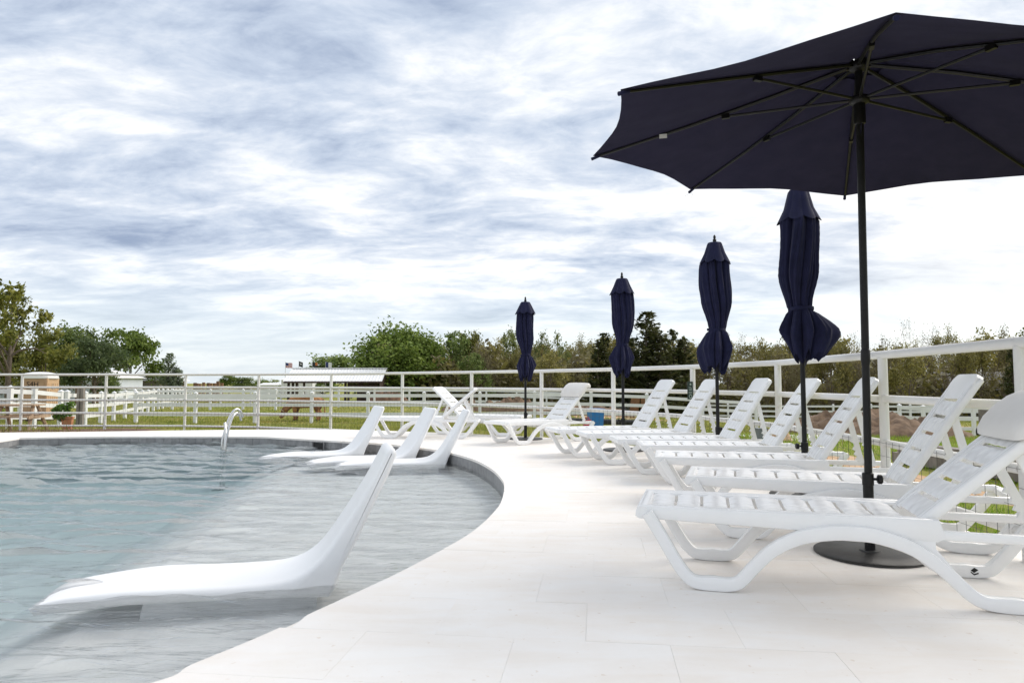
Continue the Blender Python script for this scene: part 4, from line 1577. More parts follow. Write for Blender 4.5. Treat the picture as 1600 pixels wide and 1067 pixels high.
# two brown wooden garden chairs far off
for px, lb in ((987, 'brown wooden field chair right of the second far umbrella pole'), (1008, 'brown wooden field chair close to the lounger at the row end')):
    x, y = ux(px, 36)
    ch = thing('wooden_chair', lb, 'chair', (x, y, T(x, y)), R(200 if px < 1000 else 170), 'brown wooden chairs in the field')
    MB().box((0, 0, .36), (.5, .5, .05)).obj('seat', M['wood_post'], ch, smooth=False)
    MB().box((0, .28, .72), (.5, .06, .8), Matrix.Rotation(R(-16), 3, 'X')).obj('backrest', M['wood_post'], ch, smooth=False)
    for sx in (-.22, .22):
        for sy in (-.22, .22): MB().box((sx, sy, .17), (.06, .06, .34)).obj('leg', M['wood_post'], ch, smooth=False)
# trailer at the right
x, y = ux(1575, 22.5)
tr = thing('utility_trailer', 'dark grey steel utility trailer with black tyre beside the white fence end', 'trailer', (x, y, T(x, y)), R(14))
MB().box((0, 0, .52), (1.1, 1.3, .08)).obj('bed', M['steel_dark'], tr, smooth=False)
MB().box((0, -.65, .78), (1.1, .04, .5)).box((-.55, 0, .78), (.04, 1.3, .5)).box((.55, 0, .78), (.04, 1.3, .5)).obj('side_wall', M['steel_dark'], tr, smooth=False)
for s in (-1, 1):
    w = MB(); w.tube([(-.25, s * .74 - .08, .27), (-.25, s * .74 + .08, .27)], .27, 20)
    wo = w.obj('wheel', M['rubber'], tr)
MB().tube([(-.55, 0, .45), (-1.25, -.05, .30)], .04, 8).obj('drawbar', M['steel_dark'], tr)
MB().tube([(-1.18, -.12, .1), (-1.18, .02, .1)], .14, 14).obj('jockey_wheel', M['rubber'], tr)


# ------------------------------------------------------------------ grazing cow
def cow():
    x, y = ux(478, 31.2)
    t = thing('cow', 'shaggy tan and brown cow grazing with its head down behind the white fence', 'cow', (x, y, T(x, y)))
    V = [(.58, 0, .93, .30), (.30, 0, .90, .34), (0, 0, .88, .34), (-.32, 0, .90, .33), (-.58, 0, .86, .26), (-.80, 0, .66, .18), (-.96, 0, .42, .15), (-1.05, 0, .24, .135), (-1.12, 0, .10, .085)]
    E = [(i, i + 1) for i in range(len(V) - 1)]

    def chain(root, pts):
        a = root
        for p in pts:
            V.append(p); E.append((a, len(V) - 1)); a = len(V) - 1
    for s in (-1, 1):
        chain(0, [(.60, s * .17, .70, .17), (.56, s * .19, .50, .10), (.66, s * .19, .34, .065), (.62, s * .19, .10, .055), (.58, s * .19, .03, .065)])
        chain(3, [(-.42, s * .17, .62, .14), (-.42, s * .18, .38, .075), (-.42, s * .18, .12, .055), (-.44, s * .18, .03, .065)])
    chain(0, [(.80, 0, 1.0, .07), (.88, 0, .85, .035), (.90, 0, .5, .03), (.90, 0, .36, .055)])
    chain(7, [(-.98, .17, .36, .05), (-.97, .25, .34, .02)])
    chain(7, [(-.98, -.17, .36, .05), (-.97, -.25, .34, .02)])
    me = bpy.data.meshes.new('coat_body')
    me.from_pydata([v[:3] for v in V], E, [])
    o = link('body', me, t)
    sk_ = o.modifiers.new('skin', 'SKIN')
    for i, v in enumerate(V): me.skin_vertices[0].data[i].radius = (v[3], v[3] * .95)
    me.skin_vertices[0].data[2].use_root = True
    sb = o.modifiers.new('sub', 'SUBSURF'); sb.levels = 2; sb.render_levels = 2
    tx = bpy.data.textures.new('coat', 'CLOUDS'); tx.noise_scale = .09
    dm = o.modifiers.new('shag', 'DISPLACE'); dm.texture = tx; dm.strength = .07
    me.materials.append(M['cow'])
    for s in (-1, 1):
        MB().tube(catmull([(-.95, s * .08, .42), (-.94, s * .22, .47), (-1.0, s * .32, .52), (-1.07, s * .36, .60)], 4), [.03, .028, .027, .025, .024, .022, .02, .018, .016, .014, .012, .009, .005], 8).obj('horn', M['horn'], t)
        for px_, py_ in ((.58, .19), (-.44, .18)):
            MB().lathe([(.06, 0), (.068, .02), (.055, .07)], 10, (px_, s * py_, 0)).obj('hoof', M['rubber'], t)


cow()


# ------------------------------------------------------------------ open shed with pale metal roof
def shed():
    x0, x1, Y0, Y1 = -18.9, -11.5, 56.0, 61.0
    zg = T(-14.5, 57)
    t = thing('open_shed', 'open pole shed with pale ribbed metal roof and dark board walls', 'shed', (-14.6, 58, zg), R(3))
    w = (x1 - x0) / 2; d = (Y1 - Y0) / 2
    eave, ridge = 2.0, 3.0
    eF = 2.5
    for s, nm in ((-1, 'roof'), (1, 'roof')):
        b = MB(); v = []; f = []
        n = 120
        for i in range(n + 1):
            xx = -w - .25 + (2 * w + .5) * i / n
            k = .03 if (i % 4) in (0,) else 0.0
            v.append((xx, s * .0, ridge + k)); v.append((xx, s * (d + .45), eave - .1 + k))
        for i in range(n): f.append((2 * i, 2 * i + 1, 2 * i + 3, 2 * i + 2))
        b.add(v, f).obj(nm, M['metal_roof'], t, smooth=False)
    MB().box((0, 0, ridge + .05), (2 * w + .55, .3, .05)).obj('ridge_cap', M['metal_roof'], t, smooth=False)
    MB().box((0, -d - .40, eave - .14), (2 * w + .4, .05, .16)).obj('fascia', M['wood_dark'], t, smooth=False)
    for s in (-1, 1):
        b = MB()
        b.add([(s * w, -d, eave - .1), (s * w, d, eave - .1), (s * w, 0, ridge - .05), (s * (w - .04), -d, eave - .1), (s * (w - .04), d, eave - .1), (s * (w - .04), 0, ridge - .05)],
              [(0, 1, 2), (5, 4, 3), (0, 3, 4, 1), (1, 4, 5, 2), (2, 5, 3, 0)]).obj('gable', M['wood_dark'], t, smooth=False)
    for xx in (-w + .1, -w + .45, -w + .75, .95, 1.2):
        MB().box((xx, -d, eave / 2 - .05), (.17, .17, eave - .1)).obj('post', M['wood_dark'], t, smooth=False)
    for xx in (-w + .1, 0): MB().box((xx, d, eave / 2 - .05), (.17, .17, eave - .1)).obj('post', M['wood_dark'], t, smooth=False)
    for i in range(9):
        MB().box((1.15 + i * .27 + .13, d - .02, eave / 2 - .05), (.255, .03, eave - .1)).obj('plank', M['wood_dark'], t, smooth=False)
    for i in range(17):
        MB().box((w - .02, -d + .12 + i * .295, eave / 2 - .06), (.03, .28, eave - .12)).obj('plank', M['wood_dark'], t, smooth=False)
    for z in (.8, 1.2, 1.6):
        MB().box((2.35, -d + .02, z), (2.4, .05, .17)).obj('rail', M['wood_dark'], t, smooth=False)
    MB().box((2.6, -d + .6, .55), (1.6, .5, 1.1)).obj('manger', M['wood_dark'], t, smooth=False)


shed()


def barn(label, px0, px1, Y, eave_py, ridge_py, wall, roof, group=None, windows=0, depth=6, base=None, hip=False, brown=False):
    xa, xb = ux(px0, Y)[0], ux(px1, Y)[0]
    cx = (xa + xb) / 2; w = (xb - xa) / 2
    zg = T(cx, Y)
    ze = at_depth(cx, eave_py, Y)[2] - zg; zr = at_depth(cx, ridge_py, Y)[2] - zg
    t = thing('farm_building', label, 'building', (cx, Y + depth / 2, zg), 0, group)
    MB().box((0, 0, ze / 2), (2 * w, depth, ze)).obj('wall', wall, t, smooth=False)
    d = depth / 2 + .3
    hw = w + .3
    rw = hw * .35 if hip else hw
    v = [(-hw, -d, ze - .05), (hw, -d, ze - .05), (hw, d, ze - .05), (-hw, d, ze - .05), (-rw, 0, zr), (rw, 0, zr)]
    MB().add(v, [(0, 1, 5, 4), (2, 3, 4, 5), (1, 2, 5), (3, 0, 4), (3, 2, 1, 0)]).obj('roof', roof, t, smooth=False)
    for i in range(windows):
        xx = -w + (i + .5) * 2 * w / windows
        MB().box((xx, -depth / 2 - .02, ze * .55), (2 * w / windows * .4, .05, ze * .35)).obj('window', M['dark_opening'], t, smooth=False)
    if brown:
        for xx in (-w * .25, -w * .12, w * .55, w * .68):
            MB().box((xx, -depth / 2 - .25, ze / 2), (.16, .16, ze)).obj('post', M['wood_post'], t, smooth=False)
    return t


barn('pale blue grey pavilion with hipped roof and brown posts behind the toilet', 98, 168, 62, 589.5, 577, M['pale_wall'], M['metal_roof'], hip=True, brown=True)
barn('white roofed farm building between the bright green tree and pale conifer', 193, 250, 72, 594, 574, M['wood_grey'], M['white_roof'], hip=True)
barn('low white farm building under the tall sparse tree', -30, 36, 60, 594, 587, M['pale_wall'], M['metal_roof'], windows=5)
barn('long white barn seen through the open bay of the shed', 440, 488, 92, 593, 588, M['vinyl'], M['white_roof'])
barn('small white farm building between the field trees', 405, 440, 110, 601, 598, M['vinyl'], M['white_roof'])


def cabin():
    x, y = ux(1520, 66)
    zg = T(x, y)
    t = thing('cabin', 'weathered grey cabin with dark porch half hidden among the trees', 'cabin', (x, y, zg), R(-18))
    MB().box((0, 0, 1.4), (6.2, 4, 2.8)).obj('wall', M['cabin'], t, smooth=False)
    MB().add([(-3.4, -3.6, 2.5), (3.4, -3.6, 2.5), (3.4, 0, 4.2), (-3.4, 0, 4.2), (3.4, 2.4, 2.6), (-3.4, 2.4, 2.6)], [(0, 1, 2, 3), (3, 2, 4, 5)]).obj('roof', M['cabin'], t, smooth=False)
    for xx in (-1.6, .5): MB().box((xx, -2.02, 1.3), (1.2, .06, 1.9)).obj('window', M['dark_opening'], t, smooth=False)
    for xx in (-3, -.5, 1.4, 3): MB().box((xx, -3.4, 1.25), (.14, .14, 2.5)).obj('post', M['cabin'], t, smooth=False)
    MB().box((0, -3.4, .75), (6, .08, .1)).obj('rail', M['vinyl'], t, smooth=False)
    MB().box((0, -2.8, .12), (6.4, 1.6, .24)).obj('porch', M['cabin'], t, smooth=False)


cabin()


# ------------------------------------------------------------------ flags
def flag(px, top, label, kind):
    Y = 84
    x, y = ux(px, Y)
    zt = at_depth(px, top, Y)[2]
    zg = T(x, y)
    t = thing('flag', label, 'flag', (x, y, zg), 0, 'four flags flying behind the shed')
    H = zt - zg
    MB().tube([(0, 0, 0), (0, 0, H)], [.05, .035], 8).obj('pole', M['steel'], t)
    W_, Hh = {'stars': (.86, .62), 'dark': (.5, .62), 'orange': (.68, .62), 'lone': (.75, .62)}[kind]

    def bit(x0, x1, z0, z1, m, nm, dy=0):
        n = 6; v = []; f = []
        for i in range(n + 1):
            xx = x0 + (x1 - x0) * i / n
            yy = .08 * math.sin(xx * 7) + dy
            sag = -.16 * (xx / W_) ** 2 - .05 * math.sin(xx * 6)
            v += [(xx, yy, H - .06 - z0 + sag), (xx, yy, H - .06 - z1 + sag)]
        for i in range(n): f.append((2 * i, 2 * i + 1, 2 * i + 3, 2 * i + 2))
        MB().add(v, f).obj(nm, m, t)
    if kind == 'stars':
        h = Hh / 13
        for i in range(13): bit(0, W_, i * h, (i + 1) * h, M['flag_red'] if i % 2 == 0 else M['flag_white'], 'stripe')
        bit(0, W_ * .42, -.002, h * 7, M['flag_blue'], 'canton', -.012)
    elif kind == 'dark':
        bit(0, W_, 0, Hh, M['flag_black'], 'cloth')
        bit(W_ * .3, W_ * .6, Hh * .3, Hh * .62, M['flag_white'], 'emblem', -.012)
    elif kind == 'orange':
        bit(0, W_, 0, Hh, M['flag_black'], 'cloth')
        bit(W_ * .5, W_, 0, Hh * .6, M['flag_orange'], 'band', -.012)
    else:
        bit(0, W_ * .4, 0, Hh, M['flag_blue'], 'band')
        bit(W_ * .4, W_, 0, Hh * .5, M['flag_white'], 'band'); bit(W_ * .4, W_, Hh * .5, Hh, M['flag_white'], 'band')


flag(446, 565.5, 'striped red and white flag with blue canton, on a thin pole', 'stars')
flag(467, 563.5, 'limp dark charcoal flag, the second one above the shed roof', 'dark')
flag(488, 564.5, 'dark flag with an orange band above the shed roof', 'orange')
flag(509, 564.5, 'blue and white flag drooping at the right end of the row', 'lone')

# brown round posts standing beyond the field fences
rp = random.Random(3)
for i, px in enumerate((286, 306, 309, 313, 319, 326, 330, 336, 341, 347)):
    x, y = ux(px, 64 + rp.uniform(0, 6))
    z = T(x, y); h = at_depth(px, 595.5 + rp.uniform(0, 4), y)[2] - z
    o = MB().tube([(0, 0, -.1), (rp.uniform(-.03, .03), 0, h)], .16, 10).obj('round_post', M['wood_post'], None)
    o.location = (x, y, z)
    ordn = ('', 'leftmost', 'second', 'third', 'fourth', 'fifth', 'sixth', 'seventh', 'eighth', 'rightmost')[i]
    tag(o, (ordn + ' brown round wooden post of the row beyond the field fences') if i else 'single brown round post standing apart left of the post row', 'post', 'brown round posts beyond the fences')

# ------------------------------------------------------------------ trees
def leaf_mat(name, c1, c2, c3):
    m = bpy.data.materials.new(name); m.use_nodes = True
    nt = m.node_tree; N = nt.nodes.new; L = nt.links.new
    b = nt.nodes['Principled BSDF']; b.inputs['Roughness'].default_value = .6; b.inputs['Specular IOR Level'].default_value = .25
    g = N('ShaderNodeNewGeometry')
    tcn = N('ShaderNodeTexCoord')
    n1 = N('ShaderNodeTexNoise'); n1.inputs['Scale'].default_value = .9; n1.inputs['Detail'].default_value = 2; L(tcn.outputs['Object'], n1.inputs[0])
    ad = N('ShaderNodeMath'); ad.operation = 'MULTIPLY_ADD'; L(g.outputs['Random Per Island'], ad.inputs[0]); ad.inputs[1].default_value = .5; L(n1.outputs[0], ad.inputs[2])
    r_ = N('ShaderNodeValToRGB')
    r_.color_ramp.elements[0].position = .45; r_.color_ramp.elements[0].color = (*c1, 1)
    r_.color_ramp.elements[1].position = 1.0; r_.color_ramp.elements[1].color = (*c3, 1)
    e = r_.color_ramp.elements.new(.72); e.color = (*c2, 1)
    L(ad.outputs[0], r_.inputs[0])
    oi = N('ShaderNodeObjectInfo'); hs = N('ShaderNodeHueSaturation'); mr = N('ShaderNodeMapRange')
    L(oi.outputs['Random'], mr.inputs[0]); mr.inputs[3].default_value = .8; mr.inputs[4].default_value = 1.2
    L(mr.outputs[0], hs.inputs['Value']); L(r_.outputs[0], hs.inputs['Color'])
    L(hs.outputs[0], b.inputs['Base Color'])
    tr = N('ShaderNodeBsdfTranslucent'); L(hs.outputs[0], tr.inputs[0])
    ms = N('ShaderNodeMixShader'); ms.inputs[0].default_value = .38
    L(b.outputs[0], ms.inputs[1]); L(tr.outputs[0], ms.inputs[2]); L(ms.outputs[0], nt.nodes['Material Output'].inputs['Surface'])
    return m


LM = {
    'bright': leaf_mat('bright_green_leaves', (0.082, 0.126, 0.022), (0.150, 0.216, 0.040), (0.240, 0.306, 0.072)),
    'mid': leaf_mat('mid_green_leaves', (0.079, 0.118, 0.031), (0.151, 0.209, 0.055), (0.259, 0.317, 0.101)),
    'olive': leaf_mat('olive_leaves', (0.081, 0.092, 0.021), (0.165, 0.178, 0.037), (0.284, 0.271, 0.066)),
    'grey': leaf_mat('grey_green_leaves', (0.080, 0.104, 0.058), (0.145, 0.181, 0.109), (0.246, 0.290, 0.203)),
    'dark': leaf_mat('dark_grey_green_leaves', (0.053, 0.079, 0.034), (0.094, 0.133, 0.056), (0.160, 0.198, 0.094)),
    'juniper': leaf_mat('dark_juniper_sprays', (0.033, 0.044, 0.015), (0.064, 0.076, 0.025), (0.128, 0.128, 0.048)),
    'spring': leaf_mat('pale_spring_leaves', (0.109, 0.145, 0.036), (0.203, 0.239, 0.072), (0.334, 0.362, 0.131)),
    'bud': leaf_mat('brown_buds', (0.104, 0.086, 0.047), (0.172, 0.149, 0.080), (0.261, 0.234, 0.127)),
    'budgreen': leaf_mat('yellow_green_buds', (0.122, 0.114, 0.036), (0.203, 0.187, 0.057), (0.325, 0.284, 0.097)),
}


def skeleton(rg, H, W, trunk, limbs, levels, spread, droop=0.0, lean=0.0, wig=.25):
    segs = []
    ends = []

    def grow(p, d, L_, r, lv):
        n = 3
        for i in range(n):
            d = (d + Vector((rg.gauss(0, wig), rg.gauss(0, wig), rg.gauss(0, wig) - droop * .2)) * .5).normalized()
            q = p + d * (L_ / n)
            segs.append((p.copy(), q.copy(), r, r * .82, lv)); r *= .82
            p = q
            if lv <= 1 and i > 0: ends.append((q.copy(), lv))
        if lv == 0:
            ends.append((p.copy(), 0)); return
        k = rg.choice((2, 3, 3)) if lv > 1 else rg.choice((2, 3))
        for j in range(k):
            a = rg.uniform(0, 6.28)
            side = Vector((math.cos(a), math.sin(a), rg.uniform(-.2, .5)))
            nd = (d + side * spread * rg.uniform(.6, 1.3)).normalized()
            grow(p, nd, L_ * rg.uniform(.62, .86), r * .72, lv - 1)
    p = Vector((0, 0, 0)); r = H * .028
    d = Vector((lean, 0, 1)).normalized()
    n = 5
    pts = []
    for i in range(n):
        q = p + Vector((rg.gauss(lean, .05), rg.gauss(0, .05), 1)) * (trunk * H / n)
        segs.append((p.copy(), q.copy(), r, r * .93, levels + 1)); r *= .93
        p = q
        if i >= 2: pts.append(p.copy())
    for j in range(limbs):
        a = j / limbs * 6.28 + rg.uniform(-.4, .4)
        up = rg.uniform(.35, 1.2)
        st = rg.choice(pts)
        grow(st, Vector((math.cos(a), math.sin(a), up)).normalized(), H * rg.uniform(.22, .32), r * .62, levels)
    grow(p, Vector((0, 0, 1)), H * .25, r * .8, levels)
    # fit to the wanted height and width
    P_ = np.array([s[1] for s in segs])
    zmax = P_[:, 2].max(); rad = np.percentile(np.hypot(P_[:, 0], P_[:, 1]), 97)
    sz, sx = H / zmax * .97, W / 2 / rad * .95
    fx = lambda v: Vector((v.x * sx, v.y * sx, v.z * sz))
    return [(fx(a), fx(c), r0, r1, lv) for a, c, r0, r1, lv in segs], [(fx(e), lv) for e, lv in ends]


def seg_mesh(segs, name, m, rmin=.012):
    v = []; f = []
    for a, c, r0, r1, lv in segs:
        d = c - a
        if d.length < 1e-4: continue
        d.normalize()
        u = d.cross(Vector((0, 0, 1)) if abs(d.z) < .95 else Vector((1, 0, 0))).normalized(); w = d.cross(u)
        n = 7 if r0 > .1 else (5 if r0 > .035 else 3)
        o = len(v)
        for p, r_ in ((a - d * r0 * .2, max(r0, rmin)), (c, max(r1, rmin * .8))):
            for k in range(n):
                q = 2 * math.pi * k / n
                v.append(p + (u * math.cos(q) + w * math.sin(q)) * r_)
        for k in range(n): f.append((o + k, o + (k + 1) % n, o + n + (k + 1) % n, o + n + k))
    me = bpy.data.meshes.new(name); me.from_pydata([tuple(p) for p in v], [], f)
    me.polygons.foreach_set('use_smooth', [True] * len(me.polygons))
    me.materials.append(m)
    return me


def leaves_mesh(rng, C, S, size, m, name='crown', up=.25, elong=1.6):
    """leaf-sized faces: centres C (n,3)"""
    n = len(C)
    d = rng.normal(size=(n, 3)); d /= np.linalg.norm(d, axis=1, keepdims=True)
    nn = rng.normal(size=(n, 3)); nn[:, 2] = np.abs(nn[:, 2]) + up
    a = np.cross(d, nn); a /= np.linalg.norm(a, axis=1, keepdims=True) + 1e-9
    b_ = np.cross(nn, a); b_ /= np.linalg.norm(b_, axis=1, keepdims=True) + 1e-9
    s = (size * rng.uniform(.55, 1.3, n))[:, None]
    V = np.empty((n, 4, 3))
    V[:, 0] = C - a * s * elong * .5
    V[:, 1] = C + b_ * s * .5 + a * s * .1
    V[:, 2] = C + a * s * elong * .5
    V[:, 3] = C - b_ * s * .5 + a * s * .1
    me = bpy.data.meshes.new(name)
    me.vertices.add(n * 4); me.loops.add(n * 4); me.polygons.add(n)
    me.vertices.foreach_set('co', V.reshape(-1))
    me.loops.foreach_set('vertex_index', np.arange(n * 4))
    me.polygons.foreach_set('loop_start', np.arange(n) * 4)
    me.polygons.foreach_set('loop_total', np.full(n, 4))
    me.update(); me.validate()
    me.materials.append(m)
    return me


PROTO = {}


def broad(key, seed, H, W, leaf, n, size, trunk=.22, limbs=5, levels=2, spread=.75, clump=.5, rad=None, bark='bark', zmin=.0, flat=.7):
    rg = random.Random(seed); rng = np.random.default_rng(seed)
    segs, ends = skeleton(rg, H, W, trunk, limbs, levels, spread)
    E = np.array([tuple(e) for e, lv in ends])
    E = E[E[:, 2] > zmin * H]
    pick = rng.integers(0, len(E), n)
    rad = rad or W * .085
    C = E[pick] + np.clip(rng.normal(size=(n, 3)), -1.6, 1.6) * rad * np.array([1, 1, flat]) * rng.uniform(.3, 1.3, len(E))[pick][:, None]
    C[:, 2] = np.maximum(C[:, 2], .25)
    PROTO[key] = (seg_mesh(segs, 'trunk', M[bark]), leaves_mesh(rng, C, None, size, LM[leaf]), H, W)


def bare(key, seed, H, W, leaf, n, size, trunk=.22, levels=4, spread=.7, limbs=5):
    rg = random.Random(seed); rng = np.random.default_rng(seed)
    segs, ends = skeleton(rg, H, W, trunk, limbs, levels, spread, wig=.34)
    E = np.array([tuple(e) for e, lv in ends])
    pick = rng.integers(0, len(E), n)
    C = E[pick] + rng.normal(size=(n, 3)) * W * .035
    PROTO[key] = (seg_mesh(segs, 'trunk', M['twig'], .012), leaves_mesh(rng, C, None, size, LM[leaf]), H, W)


def conifer(key, seed, H, W, leaf, n, size, tops=1, base=.02, pw=.8):
    rng = np.random.default_rng(seed); rg = random.Random(seed)
    Cs = []; segs = []
    for t_ in range(tops):
        ox = 0 if t_ == 0 else rg.uniform(-.28, .28) * W; oy = 0 if t_ == 0 else rg.uniform(-.15, .15) * W
        h = H * (1 if t_ == 0 else rg.uniform(.68, .92)); w = W * (1 if tops == 1 else .72)
        for k in range(8): segs.append((Vector((ox * min(1, k / 2), oy * min(1, k / 2), h * k / 8)), Vector((ox * min(1, (k + 1) / 2), oy * min(1, (k + 1) / 2), h * (k + 1) / 8)), .022 * H * (1 - k / 9), .022 * H * (1 - (k + 1) / 9), 3))
        nb = 95
        for k in range(nb):
            u = base + (1 - base) * (k / nb) ** 1.05
            a = rg.uniform(0, 6.28)
            L_ = w / 2 * (max(.02, 1 - u) ** pw) * rg.uniform(.5, 1.15) + .06 * w * (u < .97)
            p0 = Vector((ox, oy, u * h)); d = Vector((math.cos(a), math.sin(a), rg.uniform(.15, .75))).normalized()
            p1 = p0 + d * L_
            segs.append((p0, p1, .02, .008, 1))
            m_ = max(6, int(n / tops / nb * (.35 + 1.3 * (1 - u))))
            tt = rng.uniform(.15, 1.0, m_) ** .75
            c = np.array(p0)[None] + np.array(d)[None] * (L_ * tt)[:, None] + rng.normal(size=(m_, 3)) * (.055 * w * (1.15 - tt))[:, None]
            c[:, 2] += .04 * h * tt ** 2
            Cs.append(c)
    C = np.concatenate(Cs); C[:, 2] = np.clip(C[:, 2], .05, H)
    PROTO[key] = (seg_mesh(segs, 'trunk', M['bark']), leaves_mesh(rng, C, None, size, LM[leaf], up=.6, elong=2.6), H, W)


broad('tall', 31, 9.5, 7.5, 'olive', 4000, .23, trunk=.35, limbs=6, levels=2, spread=.8, rad=.30)
broad('olivebush', 32, 6, 5.5, 'olive', 5200, .20, trunk=.18, rad=.5, limbs=7)
broad('greenA', 33, 7, 6, 'mid', 5600, .22, trunk=.2, rad=.55, limbs=7)
broad('greenB', 34, 7, 8, 'bright', 6500, .24, trunk=.26, rad=.55, limbs=7, spread=.95)
broad('darkA', 35, 6, 5.5, 'dark', 6500, .17, trunk=.22, rad=.55, limbs=8)
broad('big', 36, 9, 10.5, 'bright', 26000, .25, trunk=.08, rad=.80, limbs=14, levels=3, spread=.85, flat=.9)
broad('oakA', 37, 9, 7.5, 'mid', 4200, .23, trunk=.25, rad=.5)
broad('oakB', 38, 9, 7, 'olive', 2600, .22, trunk=.25, rad=.5, levels=3)
broad('oakC', 39, 9, 7, 'budgreen', 3000, .20, trunk=.22, rad=.55, levels=3)
broad('springA', 40, 9.5, 5.5, 'spring', 2200, .20, trunk=.3, rad=.4, spread=.6)
broad('springB', 45, 9.5, 6, 'spring', 1200, .22, trunk=.3, rad=.35, spread=.6, levels=3)
bare('bareA', 41, 9, 8, 'bud', 5200, .12)
bare('bareB', 42, 9, 7, 'budgreen', 4600, .12, spread=.6)
bare('bareC', 43, 9.5, 9, 'bud', 1100, .11, spread=.85, trunk=.3)
conifer('junA', 50, 8, 5.5, 'juniper', 6500, .15, tops=3)
conifer('junB', 51, 8, 4.6, 'juniper', 5200, .15, tops=2)
conifer('pale', 52, 5.5, 5, 'grey', 3600, .16, tops=2, base=.12, pw=.55)
broad('shrub', 53, 3, 4.5, 'mid', 3200, .16, trunk=.08, limbs=9, rad=.45)
broad('shrubB', 54, 3, 4.5, 'bud', 3200, .15, trunk=.08, limbs=9, rad=.5, bark='twig', levels=3)


def tree(kind, px, top, hw, Y, label, group=None, name='tree', rz=None, zoff=0.0):
    """a tree at photo column px whose crown top shows at row top and half width hw pixels, standing Y metres off"""
    tm, cm, H, W = PROTO[kind]
    x, y = ux(px, Y)
    zg = T(x, y) - .05 + zoff
    zt = at_depth(px, top, Y)[2]
    h = zt - zg
    w = hw * 2 / 1067 * Y
    t = thing(name, label, 'tree', (x, y, zg), rz if rz is not None else rt.uniform(0, 6.28), group)
    t.scale = (w / W, w / W, h / H)
    link('trunk', tm, t); link('crown', cm, t)
    return t


rt = random.Random(77)
LT = 'trees beyond the left paddocks'
tree('tall', 14, 438, 68, 47, 'tall sparse tree with olive leaves rising over the left edge', LT, 'broadleaf_tree', .4)
tree('olivebush', 12, 515, 50, 58, 'dark olive tree standing below the tall sparse tree', LT, 'broadleaf_tree')
tree('olivebush', 72, 512, 40, 54, 'yellowish olive tree directly behind the portable toilet', LT, 'broadleaf_tree')
tree('greenA', 112, 513, 40, 66, 'mid green rounded tree between the toilet and pavilion', LT, 'broadleaf_tree')
tree('darkA', 148, 526, 42, 50, 'dark grey green tree with a thin trunk before the pavilion', LT, 'broadleaf_tree')
tree('greenB', 203, 519, 50, 70, 'bright green spreading tree over the white farm building', LT, 'broadleaf_tree')
tree('pale', 264, 553, 27, 60, 'pale grey green conifer standing alone at the paddock', LT, 'conifer_tree')
tree('shrub', 172, 584, 16, 58, 'small green shrub right of the pale pavilion', LT, 'shrub')
tree('greenA', -30, 520, 50, 62, 'green tree cut by the left edge behind the sparse tree', LT, 'broadleaf_tree')
FT = 'small far trees on the horizon'
tree('greenB', 359, 587, 16, 125, 'tiny pale green tree in the gap left of the shed', FT, 'broadleaf_tree')
tree('greenA', 383, 590, 17, 120, 'tiny dark green round tree in the gap left of the shed', FT, 'broadleaf_tree')
tree('shrub', 411, 593, 14, 130, 'tiny low shrub near the pipe fence post left of the shed', FT, 'shrub')
tree('springA', 425, 592, 12, 115, 'tiny pale upright tree at the shed corner', FT, 'broadleaf_tree')
tree('greenA', 520, 557, 42, 105, 'green rounded tree rising behind the shed roof', FT, 'broadleaf_tree')
tree('shrub', 470, 594, 30, 100, 'dark shrub visible through the shed under its roof', FT, 'shrub')
tree('greenA', 505, 590, 26, 96, 'dark green tree seen through the open middle of the shed', FT, 'broadleaf_tree')
tree('big', 624, 506, 78, 64, 'big dense bright green tree right of the shed', None, 'broadleaf_tree', 1.0)
WD = 'trees of the woods behind the field'
